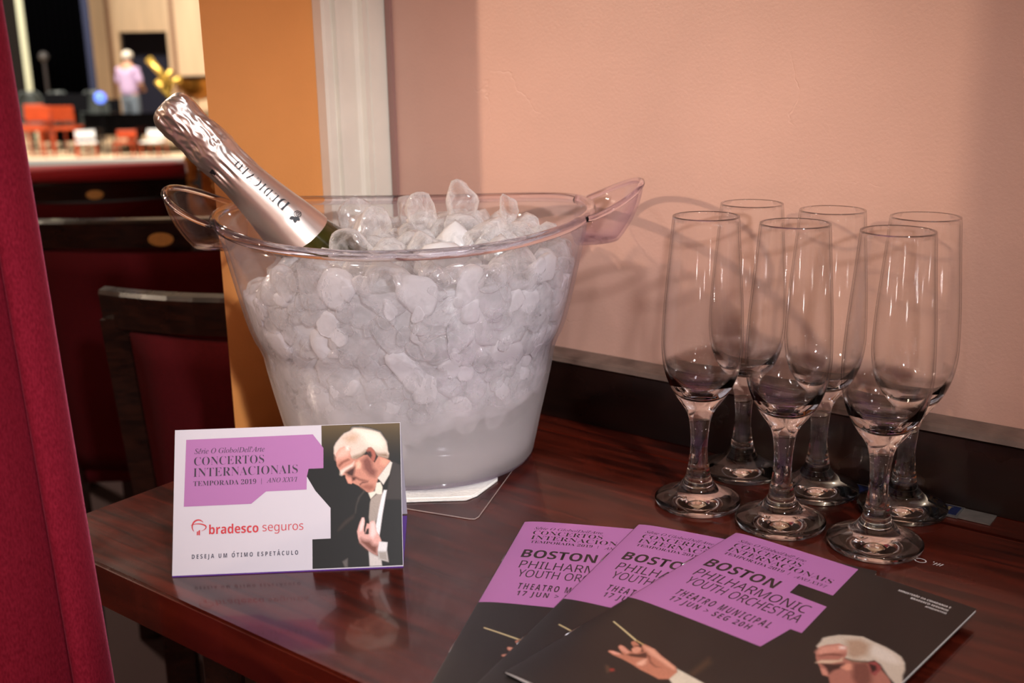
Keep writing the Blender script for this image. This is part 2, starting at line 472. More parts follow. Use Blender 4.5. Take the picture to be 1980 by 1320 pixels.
COVER_PHOTO = [
((205,188,170),0.6,[(102.9,91.5),(102.4,85.8),(101.5,82.2),(103.3,78.4),(106.2,73.9),(110.3,70.7),(116.0,67.3),(122.0,68.2),(129.0,68.9),(134.0,70.4),(138.4,72.3),(141.9,76.6),(144.6,82.3),(145.7,87.6),(149.3,95.3),(146.9,97.4),(141.4,93.1),(138.0,89.8),(133.8,85.5),(129.9,84.0),(128.0,87.4),(122.8,91.3),(119.5,91.8),(116.9,92.5),(114.0,88.4),(111.1,92.7),(104.8,92.3)]),
((222,208,194),2,[(121.8,73.6),(124.8,70.0),(135.1,72.7),(140.9,77.5),(139.0,80.8),(132.4,81.8),(126.4,80.6)]),
((180,148,124),2,[(111.2,76.1),(116.0,70.9),(122.3,72.3),(125.2,81.7),(121.9,89.6),(117.7,88.4)]),
((175,112,96),0.4,[(105.7,97.5),(104.5,91.7),(105.8,87.1),(110.2,81.4),(114.0,81.5),(117.7,88.4),(118.5,92.7),(122.6,92.3),(128.6,88.5),(135.3,89.1),(141.9,94.2),(150.7,105.3),(140.5,125.4),(128.7,125.2),(120.2,112.2),(117.5,113.1),(113.9,108.3),(111.0,105.3),(108.2,102.0)]),
((215,150,130),1.5,[(105.5,96.8),(104.7,90.7),(110.6,82.0),(114.3,82.0),(116.2,86.3),(112.8,90.3),(108.2,96.9)]),
((240,212,202),0.9,[(111.5,83.7),(113.5,81.9),(114.7,84.2),(112.7,86.1)]),
((125,72,62),0.8,[(107.6,99.2),(109.4,95.0),(112.1,91.8),(116.2,89.8),(116.3,91.4),(111.0,95.3),(109.1,98.6)]),
((215,182,155),0.7,[(110.7,101.4),(113.1,99.2),(117.1,95.6),(117.4,92.0),(118.9,95.6),(115.6,101.0),(112.9,103.5),(109.7,105.6)]),
((60,32,30),0.9,[(112.2,104.2),(116.9,100.7),(120.5,96.6),(121.1,101.8),(119.6,105.6),(119.4,110.6),(116.0,106.4)]),
((222,152,126),0.8,[(120.8,101.2),(121.5,95.7),(123.8,94.5),(126.3,98.7),(123.9,101.7)]),
((208,142,122),0.5,[(113.9,108.3),(115.8,107.4),(118.2,109.2),(119.4,112.1),(117.2,112.5)]),
((120,70,60),1.5,[(123.2,93.4),(128.6,88.5),(133.2,94.1),(137.3,102.2),(137.7,113.3),(129.0,105.8)]),
((120,100,82),1,[(118.9,91.5),(121.0,91.3),(125.3,89.1),(127.5,87.1),(125.9,90.2),(122.1,92.7)]),
((150,70,68),0.4,[(128.6,87.8),(131.0,84.8),(135.2,87.5),(136.1,91.5),(136.3,96.9),(133.8,96.0)]),
((48,24,24),0.6,[(129.4,88.7),(132.7,88.1),(134.6,91.3),(134.0,95.0)]),
((190,122,97),0.35,[(27.7,164.1),(27.4,162.6),(29.2,161.7),(33.1,161.4),(35.8,161.6),(33.4,160.4),(29.6,158.0),(28.3,156.3),(28.5,154.8),(30.8,154.8),(34.7,156.4),(37.0,156.5),(35.1,154.6),(34.9,152.5),(31.7,150.3),(30.8,148.8),(31.6,147.3),(35.2,148.6),(37.0,150.0),(38.0,149.8),(37.2,148.3),(37.2,146.4),(43.5,147.0),(49.9,149.9),(54.4,151.6),(61.2,153.8),(63.1,155.5),(64.8,157.4),(65.4,164.2),(61.3,167.9),(56.0,167.3),(50.2,167.1),(43.4,165.7),(37.1,165.0),(31.6,165.0)]),
((85,48,38),0.7,[(37.5,158.2),(40.4,156.3),(42.4,152.3),(45.0,154.3),(45.7,156.6),(42.4,158.8),(39.2,160.3),(36.5,160.6)]),
((70,40,33),0.5,[(33.9,151.2),(36.7,148.7),(39.2,150.9),(41.3,152.7),(40.7,153.9),(38.3,150.2),(35.5,150.9)]),
((238,180,154),1,[(44.9,163.0),(45.3,159.8),(46.3,157.4),(48.5,161.1),(48.2,163.5),(46.2,164.6)]),
((230,165,138),1,[(37.4,148.1),(43.8,147.5),(50.0,150.5),(56.0,152.3),(61.8,154.6),(62.6,156.6),(58.0,156.0),(50.9,154.0),(46.5,153.0),(41.1,150.6)]),
((228,162,142),0.4,[(27.7,163.4),(29.4,161.9),(33.7,161.7),(33.9,162.9),(30.9,164.2)]),
((218,152,130),0.5,[(29.2,157.0),(29.2,155.1),(31.5,155.6),(35.3,157.3),(36.4,157.7),(35.8,159.7),(32.1,158.8)]),
((218,152,126),0.4,[(35.3,154.4),(36.1,150.7),(38.4,150.9),(39.6,153.4),(39.2,156.7),(37.2,156.4)]),
((125,72,58),0.6,[(45.0,154.3),(45.7,153.7),(49.3,157.6),(53.5,159.4),(56.3,158.9),(53.9,160.4),(49.8,159.2)]),
((215,195,145),0.25,[(11.0,138.6),(11.0,137.6),(31.8,145.8),(32.0,147.0)]),
((200,165,110),0.25,[(32.1,146.8),(31.8,145.8),(37.3,146.8),(37.7,147.8)]),
((215,202,182),0.4,[(62.5,154.7),(74.4,156.1),(87.5,158.0),(89.4,170.1),(72.6,169.5),(65.0,164.6),(64.5,157.0)]),
((150,50,40),0.7,[(37.8,176.2),(39.5,174.7),(41.0,176.1),(39.8,177.8)]),
((85,62,45),1,[(34.8,174.8),(36.0,174.4),(39.4,178.2),(39.4,179.6)]),
((75,56,40),2,[(68.6,136.0),(72.0,140.0),(71.6,154.0),(70.0,154.1)])]
# ------------------------------------------------------------------ setting
def wall_paint(name, rgb, rough, patch=0.06, bump=0.25):
    m, nt, b, out = new_mat(name)
    tc = nt.nodes.new('ShaderNodeTexCoord')
    n = nt.nodes.new('ShaderNodeTexNoise'); n.inputs['Scale'].default_value = 5; n.inputs['Detail'].default_value = 8
    nt.links.new(tc.outputs['Object'], n.inputs['Vector'])
    r = nt.nodes.new('ShaderNodeValToRGB')
    c = lin(rgb)
    r.color_ramp.elements[0].position = 0.35; r.color_ramp.elements[1].position = 0.65
    r.color_ramp.elements[0].color = tuple(x * (1 - patch) for x in c) + (1,)
    r.color_ramp.elements[1].color = tuple(x * (1 + patch) for x in c) + (1,)
    nt.links.new(n.outputs['Fac'], r.inputs[0])
    nt.links.new(r.outputs[0], b.inputs['Base Color'])
    n2 = nt.nodes.new('ShaderNodeTexNoise'); n2.inputs['Scale'].default_value = 420; n2.inputs['Detail'].default_value = 3
    nt.links.new(tc.outputs['Object'], n2.inputs['Vector'])
    n3 = nt.nodes.new('ShaderNodeTexNoise'); n3.inputs['Scale'].default_value = 28; n3.inputs['Detail'].default_value = 4
    nt.links.new(tc.outputs['Object'], n3.inputs['Vector'])
    ad = nt.nodes.new('ShaderNodeMath'); ad.operation = 'MULTIPLY_ADD'; ad.inputs[1].default_value = 1.0
    nt.links.new(n3.outputs['Fac'], ad.inputs[0]); nt.links.new(n2.outputs['Fac'], ad.inputs[2])
    vo = nt.nodes.new('ShaderNodeTexVoronoi'); vo.feature = 'DISTANCE_TO_EDGE'; vo.inputs['Scale'].default_value = 4.5
    wp = nt.nodes.new('ShaderNodeTexNoise'); wp.inputs['Scale'].default_value = 9; wp.inputs['Detail'].default_value = 5
    nt.links.new(tc.outputs['Object'], wp.inputs['Vector'])
    wm = nt.nodes.new('ShaderNodeMix'); wm.data_type = 'RGBA'; wm.blend_type = 'ADD'; wm.inputs['Factor'].default_value = 0.22
    nt.links.new(tc.outputs['Object'], wm.inputs['A']); nt.links.new(wp.outputs['Color'], wm.inputs['B'])
    nt.links.new(wm.outputs['Result'], vo.inputs['Vector'])
    cr = nt.nodes.new('ShaderNodeMapRange'); cr.inputs[1].default_value = 0.0; cr.inputs[2].default_value = 0.006; cr.inputs[3].default_value = -1.6; cr.inputs[4].default_value = 0.0
    nt.links.new(vo.outputs['Distance'], cr.inputs[0])
    mk_ = nt.nodes.new('ShaderNodeMapRange'); mk_.inputs[1].default_value = 0.55; mk_.inputs[2].default_value = 0.62
    nt.links.new(n.outputs['Fac'], mk_.inputs[0])
    ml = nt.nodes.new('ShaderNodeMath'); ml.operation = 'MULTIPLY'
    nt.links.new(cr.outputs[0], ml.inputs[0]); nt.links.new(mk_.outputs[0], ml.inputs[1])
    ad2 = nt.nodes.new('ShaderNodeMath'); ad2.operation = 'ADD'
    nt.links.new(ad.outputs[0], ad2.inputs[0]); nt.links.new(ml.outputs[0], ad2.inputs[1]); ad = ad2
    bp = nt.nodes.new('ShaderNodeBump'); bp.inputs['Strength'].default_value = bump; bp.inputs['Distance'].default_value = 0.0006
    nt.links.new(ad.outputs[0], bp.inputs['Height'])
    nt.links.new(bp.outputs[0], b.inputs['Normal'])
    b.inputs['Roughness'].default_value = rough
    return m

M_SALMON = wall_paint('salmon_wall_paint', (207, 163, 145), 0.42)
M_ORANGE = wall_paint('orange_wall_paint', (222, 146, 78), 0.55)
M_CREAM = mat('cream_gloss_paint', (224, 214, 198), 0.35, noise_amt=0.05, noise_scale=20, bump=0.1, bump_scale=60)
M_WOOD = None

def wood(name, dark, light, rough, scale, grain, coat=0.5, coat_rough=0.1, rot=0.0):
    m, nt, b, out = new_mat(name)
    tc = nt.nodes.new('ShaderNodeTexCoord')
    mp = nt.nodes.new('ShaderNodeMapping'); mp.vector_type = 'TEXTURE'
    mp.inputs['Rotation'].default_value = (0, 0, rot); mp.inputs['Scale'].default_value = tuple(1 / g for g in grain)
    nt.links.new(tc.outputs['Object'], mp.inputs[0])
    n = nt.nodes.new('ShaderNodeTexNoise'); n.inputs['Scale'].default_value = scale; n.inputs['Detail'].default_value = 9; n.inputs['Distortion'].default_value = 0.6
    nt.links.new(mp.outputs[0], n.inputs['Vector'])
    r = nt.nodes.new('ShaderNodeValToRGB')
    r.color_ramp.elements[0].position = 0.32; r.color_ramp.elements[1].position = 0.72
    r.color_ramp.elements[0].color = lin(dark) + (1,)
    r.color_ramp.elements[1].color = lin(light) + (1,)
    nt.links.new(n.outputs['Fac'], r.inputs[0])
    nt.links.new(r.outputs[0], b.inputs['Base Color'])
    n2 = nt.nodes.new('ShaderNodeTexNoise'); n2.inputs['Scale'].default_value = 14; n2.inputs['Detail'].default_value = 7
    nt.links.new(tc.outputs['Object'], n2.inputs['Vector'])
    mr = nt.nodes.new('ShaderNodeMapRange'); mr.inputs[1].default_value = 0.3; mr.inputs[2].default_value = 0.7
    mr.inputs[3].default_value = rough * 0.7; mr.inputs[4].default_value = rough * 1.35
    nt.links.new(n2.outputs['Fac'], mr.inputs[0])
    nt.links.new(mr.outputs[0], b.inputs['Roughness'])
    b.inputs['Coat Weight'].default_value = coat
    b.inputs['Coat Roughness'].default_value = coat_rough
    bp = nt.nodes.new('ShaderNodeBump'); bp.inputs['Strength'].default_value = 0.06; bp.inputs['Distance'].default_value = 0.001
    nt.links.new(n.outputs['Fac'], bp.inputs['Height'])
    nt.links.new(bp.outputs[0], b.inputs['Normal'])
    return m

M_TABLE = wood('polished_mahogany', (44, 12, 7), (92, 29, 16), 0.22, 9, (1.2, 14, 6), coat=0.4, coat_rough=0.06, rot=-0.653)
M_RAIL = wood('dark_stained_rail', (16, 7, 5), (34, 15, 10), 0.3, 9, (1, 12, 8), coat=0.3, rot=-0.653)
M_LEDGE = mat('worn_rail_edge', (104, 84, 74), 0.45, noise_amt=0.3, noise_scale=60, bump=0.3, bump_scale=120)
M_DARKWOOD = wood('dark_chair_wood', (18, 8, 6), (46, 22, 14), 0.3, 12, (3, 3, 14), coat=0.3)
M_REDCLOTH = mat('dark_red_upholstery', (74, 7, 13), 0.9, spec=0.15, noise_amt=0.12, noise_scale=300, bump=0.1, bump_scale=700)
M_FLOOR = mat('dark_carpet', (40, 14, 14), 0.95, noise_amt=0.3, noise_scale=300)

WD = Vector((0.794, -0.608, 0)).normalized()      # along the salmon wall, to the right
WN = Vector((-0.608, -0.794, 0)).normalized()     # out of the wall, towards the viewer
RAILP = Vector((0.0297, 0.8747, 0))               # a point where the rail front meets the table
WALLP = RAILP - WN * 0.020                        # a point on the wall face
KC = Vector((-0.117, 1.012, 0))                   # inside corner of wall and pier
ZAX = Vector((0, 0, 1))

def slab(name, p0, d, length, z0, z1, n, thick, m, parent=None, bevel=0):
    """vertical slab with its face through p0, running along d, thickness behind -n"""
    bm = bmesh.new()
    c = p0 + d * (length / 2) - n * (thick / 2) + ZAX * ((z0 + z1) / 2)
    R = Matrix((d, -n, ZAX)).transposed()
    box(bm, c, (length, thick, z1 - z0), R, bevel)
    return bm_obj(name, bm, m, parent)

kw = (KC - WALLP).dot(WD)
wall_r = slab('wall_right', WALLP + WD * kw, WD, 2.4, 0.0, 3.0, WN, 0.12, M_SALMON)
structure(wall_r, 'salmon pink plaster wall behind the champagne flutes', 'wall')
PIER_D = WN                                        # the pier runs from the corner towards the viewer
bm = bmesh.new()
p1 = KC + PIER_D * 0.19
pp = [KC, p1, p1 + Vector((-0.022, 0.115, 0)), KC + Vector((-0.05, 0.04, 0))]
prism(bm, [(p.x, p.y) for p in pp], 0.0, 3.0)
pier = bm_obj('wall_left', bm, M_ORANGE)
structure(pier, 'orange painted pier between the doorway and the cream trim', 'wall')

# cream casing with its mouldings, on the pier next to the corner
bm = bmesh.new()
prof = [(0.0, 0.0), (0.0, 0.013), (0.0225, 0.013), (0.0236, 0.011), (0.0247, 0.013), (0.0305, 0.0135), (0.032, 0.009), (0.036, 0.0075),
        (0.040, 0.008), (0.056, 0.009), (0.0575, 0.0125), (0.0615, 0.0125), (0.0625, 0.0085), (0.066, 0.0085), (0.067, 0.012),
        (0.074, 0.0125), (0.0757, 0.010), (0.0757, 0.0)]
pts = [KC + PIER_D * a + WD * (b + 0.0003) for a, b in prof]
prism(bm, [(p.x, p.y) for p in pts], 0.0, 3.0)
trim = bm_obj('trim_1', bm, M_CREAM)
structure(trim, 'cream moulded door casing in the corner between orange and salmon walls', 'trim')
# thin strip painted mauve for the shaded gap at the corner
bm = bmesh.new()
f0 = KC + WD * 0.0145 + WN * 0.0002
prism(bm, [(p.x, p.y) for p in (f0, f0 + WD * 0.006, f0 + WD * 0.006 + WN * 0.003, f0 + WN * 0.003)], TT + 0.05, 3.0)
structure(bm_obj('trim_2', bm, mat('mauve_shade_paint', (150, 112, 104), 0.5)), 'thin mauve strip painted as shade where casing meets salmon wall', 'trim')

bm = bmesh.new()
box(bm, (-0.6, 0.6, -0.03), (5.0, 4.8, 0.06))
structure(bm_obj('floor', bm, M_FLOOR), 'dark red carpeted floor of the theatre box', 'floor')

bm = bmesh.new(); box(bm, (-0.6, -1.85, 1.5), (5.0, 0.1, 3.0))
structure(bm_obj('wall_rear', bm, M_SALMON), 'salmon wall of the box behind the viewer', 'wall')
bm = bmesh.new(); box(bm, (-0.6, -0.55, 3.05), (5.0, 2.7, 0.1))
structure(bm_obj('ceiling', bm, mat('cream_ceiling_paint', (226, 206, 180), 0.7)), 'cream ceiling over the entrance of the box', 'ceiling')
bm = bmesh.new(); box(bm, (-3.15, 0.6, 1.5), (0.1, 4.8, 3.0))
structure(bm_obj('wall_far_side', bm, M_ORANGE), 'orange side wall of the box', 'wall')

# ------------------------------------------------------------------ table
CORN = Vector((-0.316, 0.655, 0))
TD = WD
LEN = 1.45
table = thing('table', 'narrow polished mahogany table along the salmon wall holding bucket and glasses', 'table', (0, 0, 0))
def on_table(a, b):       # a along the wall from the left end, b away from the wall side (front edge b=0, wall at b=depth)
    return CORN + WD * a - WN * b
depth = (RAILP - CORN).dot(-WN)
SEAM = depth - 0.030
def plank(name, b0, b1, m):
    bm = bmesh.new()
    p = [on_table(0, b0), on_table(LEN, b0), on_table(LEN, b1), on_table(0, b1)]
    prism(bm, [(q.x, q.y) for q in p], TT - 0.030, TT)
    bmesh.ops.bevel(bm, geom=[e for e in bm.edges], offset=0.0016, segments=2, affect='EDGES')
    return bm_obj(name, bm, m, table)
# object space of the planks is turned so that the grain runs along the table
plank('tabletop', 0, SEAM - 0.0004, M_TABLE)
plank('back_plank', SEAM + 0.0004, depth + 0.018, M_TABLE)
for a, b in ((0.10, 0.085), (1.38, 0.085), (0.10, depth - 0.05), (1.38, depth - 0.05)):
    bm = bmesh.new()
    q = on_table(a, b)
    R = Matrix((WD, -WN, ZAX)).transposed()
    box(bm, (q.x, q.y, (TT - 0.03) / 2), (0.042, 0.042, TT - 0.0305), R, 0.003)
    bm_obj('leg', bm, M_DARKWOOD, table)
bm = bmesh.new()
q = on_table(LEN / 2, 0.085)
box(bm, (q.x, q.y, TT - 0.065), (LEN - 0.30, 0.020, 0.0695), Matrix((WD, -WN, ZAX)).transposed(), 0.002)
bm_obj('apron', bm, M_DARKWOOD, table)

# rail along the wall, standing on the back of the table
rail = thing('wall_rail', 'dark wooden rail along the foot of the salmon wall behind the glasses', 'rail')
k0 = (KC - RAILP).dot(WD) + 0.02
bm = bmesh.new()
sec = [(0.0, 0.0), (0.0, 0.0475), (0.002, 0.0495), (0.0195, 0.0495), (0.0195, 0.0)]
for a, rm in (('rail_board', M_RAIL),):
    pa = [RAILP + WD * k0 - WN * s + ZAX * (TT + 0.0004 + t) for s, t in sec]
    pb = [p + WD * 1.30 for p in pa]
    A = [bm.verts.new(p) for p in pa]; B = [bm.verts.new(p) for p in pb]
    n = len(A)
    bm.faces.new(A); bm.faces.new(B[::-1])
    for i in range(n):
        bm.faces.new((A[i], A[(i + 1) % n], B[(i + 1) % n], B[i]))
bm_obj('rail_board', bm, M_RAIL, rail)
bm = bmesh.new()
sec = [(-0.0008, 0.0497), (0.0005, 0.0530), (0.0040, 0.0545), (0.0195, 0.0560), (0.0195, 0.0497)]
pa = [RAILP + WD * k0 - WN * s + ZAX * (TT + t) for s, t in sec]
pb = [p + WD * 1.30 for p in pa]
A = [bm.verts.new(p) for p in pa]; B = [bm.verts.new(p) for p in pb]
n = len(A)
bm.faces.new(A); bm.faces.new(B[::-1])
for i in range(n):
    bm.faces.new((A[i], A[(i + 1) % n], B[(i + 1) % n], B[i]))
bm_obj('cap_strip', bm, M_LEDGE, rail)

# blue enamel strip lying along the foot of the rail
M_BLUE = mat('dark_blue_enamel', (24, 34, 70), 0.25, coat=0.4, noise_amt=0.25, noise_scale=120)
M_SILV = mat('dull_silver_edge', (120, 116, 112), 0.4, metal=0.6, noise_amt=0.2, noise_scale=200)
M_GOLD = mat('dull_gold_lettering', (150, 128, 88), 0.4, metal=0.4)
plate = thing('name_plate', 'thin dark blue enamel strip with worn gold lettering lying along the rail foot', 'plaque', (0, 0, TT))
def rail_xy(a, b):
    return RAILP + WD * a + WN * b
a0 = (Vector((0.2075, 0.737, 0)) - RAILP).dot(WD); a1 = (Vector((0.300, 0.669, 0)) - RAILP).dot(WD)
bm = bmesh.new()
prism(bm, [tuple(rail_xy(a, b)[:2]) for a, b in ((a0, 0.001), (a0, 0.019), (a1, 0.019), (a1, 0.001))], 0.0003, 0.0016)
bm_obj('rim', bm, M_SILV, plate)
bm = bmesh.new()
prism(bm, [tuple(rail_xy(a, b)[:2]) for a, b in ((a0 + .0015, 0.0035), (a0 + .0015, 0.017), (a1 - .0015, 0.017), (a1 - .0015, 0.0035))], 0.0016, 0.0021)
for ax, s, w in ((a1 - 0.012, 'J', 0.006), (a1 - 0.024, 'R', 0.008), (a1 - 0.036, 'R', 0.008)):
    fit_text(bm, serif_b(s), (ax, 0.0055, ax + w, 0.0145), lambda u, v: Vector(tuple(rail_xy(u, v)[:2]) + (0.00222,)), 1)
bm_obj('enamel_face', bm, [M_BLUE, M_GOLD], plate)
bm = bmesh.new()
prism(bm, [tuple(rail_xy(a, b)[:2]) for a, b in ((a1, 0.001), (a1, 0.018), (a1 + 0.020, 0.018), (a1 + 0.020, 0.001))], 0.0003, 0.0012)
bm_obj('end_tab', bm, mat('grey_worn_tape', (96, 88, 82), 0.5, noise_amt=0.25, noise_scale=150), plate)

# small white marks on the table top by the front right glass
M_MARK = mat('white_mark', (226, 222, 220), 0.6)
marks = bmesh.new()
mk = Vector((0.2425, 0.5945, TT + 0.0004))
mu = Vector((0.83, -0.55, 0)); mv = Vector((0.55, 0.83, 0))
def mkp(u, v): return mk + mu * (u / 1000) + mv * (v / 1000)
ring = [(3.2 * math.cos(t), 2.6 * math.sin(t)) for t in np.linspace(0, 2 * PI, 25)]
ribbon(marks, ring, [0.55] * 25, mkp, 0)
for x in (8.5, 10.3, 12.0):
    ribbon(marks, [(x - 0.8, -1.8), (x + 0.8, 1.8)], [0.5, 0.6], mkp, 0)
ribbon(marks, [(7.2, 1.6), (7.4, 2.6)], [0.6, 0.6], mkp, 0)
mo = bm_obj('table_mark', marks, M_MARK, table)
mo['label'] = 'small white round and slanted marks on the wood'
# ------------------------------------------------------------------ champagne flutes
def glass_material(name, tint=(1, 1, 1), ior=1.5, rough=0.0):
    m, nt, b, out = new_mat(name)
    b.inputs['Base Color'].default_value = tint + (1,)
    b.inputs['Transmission Weight'].default_value = 1.0
    b.inputs['Roughness'].default_value = rough
    b.inputs['IOR'].default_value = ior
    return m

M_GLASS = glass_material('clear_glass', (1.0, 1.0, 1.0), 1.46, 0.02)
def acrylic(name, tint, edge, frost, base=0.03, power=2.5):
    """thin clear lavender plastic; lower part fogged by condensation when frost > 0"""
    m, nt, b, out = new_mat(name)
    nt.nodes.remove(b)
    tr = nt.nodes.new('ShaderNodeBsdfTransparent')
    gl = nt.nodes.new('ShaderNodeBsdfGlossy'); gl.inputs['Roughness'].default_value = 0.05
    lw = nt.nodes.new('ShaderNodeLayerWeight'); lw.inputs['Blend'].default_value = 0.5
    mc = nt.nodes.new('ShaderNodeMix'); mc.data_type = 'RGBA'
    mc.inputs['A'].default_value = tint + (1,)
    mc.inputs['B'].default_value = edge + (1,)
    pw = nt.nodes.new('ShaderNodeMath'); pw.operation = 'POWER'; pw.inputs[1].default_value = power
    nt.links.new(lw.outputs['Facing'], pw.inputs[0])
    nt.links.new(pw.outputs[0], mc.inputs['Factor'])
    nt.links.new(mc.outputs['Result'], tr.inputs['Color'])
    p5 = nt.nodes.new('ShaderNodeMath'); p5.operation = 'POWER'; p5.inputs[1].default_value = 5.0
    nt.links.new(lw.outputs['Facing'], p5.inputs[0])
    fr = nt.nodes.new('ShaderNodeMath'); fr.operation = 'MULTIPLY_ADD'; fr.inputs[1].default_value = 0.60; fr.inputs[2].default_value = base
    nt.links.new(p5.outputs[0], fr.inputs[0])
    mx = nt.nodes.new('ShaderNodeMixShader')
    nt.links.new(fr.outputs[0], mx.inputs[0])
    nt.links.new(tr.outputs[0], mx.inputs[1])
    nt.links.new(gl.outputs[0], mx.inputs[2])
    last = mx
    if frost:
        tc = nt.nodes.new('ShaderNodeTexCoord')
        sp = nt.nodes.new('ShaderNodeSeparateXYZ')
        nt.links.new(tc.outputs['Object'], sp.inputs[0])
        n = nt.nodes.new('ShaderNodeTexNoise'); n.inputs['Scale'].default_value = 26; n.inputs['Detail'].default_value = 5
        nt.links.new(tc.outputs['Object'], n.inputs['Vector'])
        sh = nt.nodes.new('ShaderNodeMath'); sh.operation = 'MULTIPLY_ADD'; sh.inputs[1].default_value = 0.05
        nt.links.new(n.outputs['Fac'], sh.inputs[0]); nt.links.new(sp.outputs['Z'], sh.inputs[2])
        mr = nt.nodes.new('ShaderNodeMapRange'); mr.inputs[1].default_value = 0.070; mr.inputs[2].default_value = 0.115
        mr.inputs[3].default_value = frost; mr.inputs[4].default_value = 0.10
        nt.links.new(sh.outputs[0], mr.inputs[0])
        # tiny droplets
        vo = nt.nodes.new('ShaderNodeTexVoronoi'); vo.inputs['Scale'].default_value = 420
        nt.links.new(tc.outputs['Object'], vo.inputs['Vector'])
        df = nt.nodes.new('ShaderNodeBsdfDiffuse'); df.inputs['Color'].default_value = (0.78, 0.72, 0.71, 1)
        tl = nt.nodes.new('ShaderNodeBsdfTranslucent'); tl.inputs['Color'].default_value = (0.82, 0.76, 0.75, 1)
        ms = nt.nodes.new('ShaderNodeMixShader'); ms.inputs[0].default_value = 0.5
        nt.links.new(df.outputs[0], ms.inputs[1]); nt.links.new(tl.outputs[0], ms.inputs[2])
        m2 = nt.nodes.new('ShaderNodeMixShader')
        nt.links.new(mr.outputs[0], m2.inputs[0])
        nt.links.new(mx.outputs[0], m2.inputs[1]); nt.links.new(ms.outputs[0], m2.inputs[2])
        last = m2
    nt.links.new(last.outputs[0], out.inputs['Surface'])
    return m

M_BOWL = acrylic('blown_bowl_glass', (0.998, 0.998, 0.998), (0.42, 0.43, 0.44), 0, base=0.017, power=6.5)
nt = M_BOWL.node_tree                     # blown thin: the upper wall hardly bends light, the thick bottom and the lip do
_out = nt.nodes['Material Output']; _thin = _out.inputs['Surface'].links[0].from_socket
_g = nt.nodes.new('ShaderNodeBsdfGlass'); _g.inputs['IOR'].default_value = 1.44; _g.inputs['Roughness'].default_value = 0.02
_tc = nt.nodes.new('ShaderNodeTexCoord'); _sp = nt.nodes.new('ShaderNodeSeparateXYZ'); nt.links.new(_tc.outputs['Object'], _sp.inputs[0])
_rp = nt.nodes.new('ShaderNodeValToRGB'); _el = _rp.color_ramp.elements
_el[0].position = 0.46; _el[0].color = (0.0, 0.0, 0.0, 1)
_el[1].position = 0.495; _el[1].color = (1.0, 1.0, 1.0, 1)
_e = _el.new(0.962); _e.color = (0.97, 0.97, 0.97, 1)
_e = _el.new(0.972); _e.color = (0.35, 0.35, 0.35, 1)
_sc = nt.nodes.new('ShaderNodeMath'); _sc.operation = 'MULTIPLY'; _sc.inputs[1].default_value = 5.0
nt.links.new(_sp.outputs['Z'], _sc.inputs[0]); nt.links.new(_sc.outputs[0], _rp.inputs[0])
_mx = nt.nodes.new('ShaderNodeMixShader'); nt.links.new(_rp.outputs[0], _mx.inputs[0])
nt.links.new(_g.outputs[0], _mx.inputs[1]); nt.links.new(_thin, _mx.inputs[2]); nt.links.new(_mx.outputs[0], _out.inputs['Surface'])
FLUTE_OUT = [(0.0, 0.0030), (0.020, 0.0012), (0.0270, 0.0000), (0.0281, 0.0006), (0.0288, 0.0024), (0.0281, 0.0042), (0.0215, 0.0072),
             (0.0140, 0.0112), (0.0098, 0.0165), (0.0080, 0.0205), (0.0079, 0.0225), (0.0069, 0.0275), (0.0058, 0.0390), (0.0061, 0.0500), (0.0075, 0.0605),
             (0.0105, 0.0675), (0.0155, 0.0745), (0.0208, 0.0835), (0.0246, 0.0945), (0.0263, 0.1060), (0.0265, 0.1160), (0.0257, 0.1360),
             (0.0242, 0.1560), (0.0226, 0.1760), (0.0213, 0.1940), (0.0209, 0.1951)]
FLUTE_IN = [(0.0209, 0.1951), (0.0202, 0.1942), (0.0215, 0.1760), (0.0231, 0.1560), (0.0246, 0.1360), (0.0253, 0.1160), (0.0250, 0.1070), (0.0231, 0.0965),
            (0.0188, 0.0870), (0.0125, 0.0800), (0.0055, 0.0770), (0.0, 0.0764)]
po = [(v.x, v.y) for v in catmull([(r, z, 0) for r, z in FLUTE_OUT], 4)]
pi_ = [(max(v.x, 0), v.y) for v in catmull([(r, z, 0) for r, z in FLUTE_IN], 4)]
def split(prof, z0, z1):
    return [p for p in prof if z0 - 1e-9 <= p[1] <= z1 + 1e-9]
iz = next(i for i, p in enumerate(po) if i > 28 and p[1] >= 0.0205)
jz = next(i for i, p in enumerate(po) if i > 28 and p[1] >= 0.0605)
def flute_part(name, prof, parent):
    bm = bmesh.new()
    lathe(bm, prof, 72)
    return bm_obj(name, bm, M_BOWL if name == 'bowl' else M_GLASS, parent, smooth=True, normals=False)
FL_XY = [(0.1246, 0.6875), (0.1722, 0.6520), (0.2226, 0.6180), (0.1655, 0.7416), (0.2100, 0.7047), (0.2576, 0.6699)]
FL_LAB = ['clear champagne flute nearest the ice bucket in the front row', 'clear champagne flute in the middle of the front row, above the top programme',
          'clear champagne flute at the right end of the front row, nearest the white chalk marks',  # text seeds the turn below; those marks are just white shapes
          'clear champagne flute in the back row, half hidden by the front flute nearest the bucket',
          'clear champagne flute in the middle of the back row, against the dark rail',
          'clear champagne flute at the right end of the back row, by the blue strip']
f0 = thing('champagne_flute', FL_LAB[0], 'champagne glass', (*FL_XY[0], TT + 0.0003), group='champagne flutes set out in two rows')
# profile order goes from the foot underside outwards and up, so normals face out
def outward(prof):
    return prof
flute_part('foot', po[:iz + 1], f0)
flute_part('stem', po[iz:jz + 1], f0)
flute_part('bowl', po[jz:] + pi_[1:], f0)
for xy, lab in zip(FL_XY[1:], FL_LAB[1:]):
    g = copy_tree(f0)
    g.location = (*xy, TT + 0.0003)
    g.rotation_euler = (0, 0, random.Random(lab).uniform(0, 6))
    g['label'] = lab

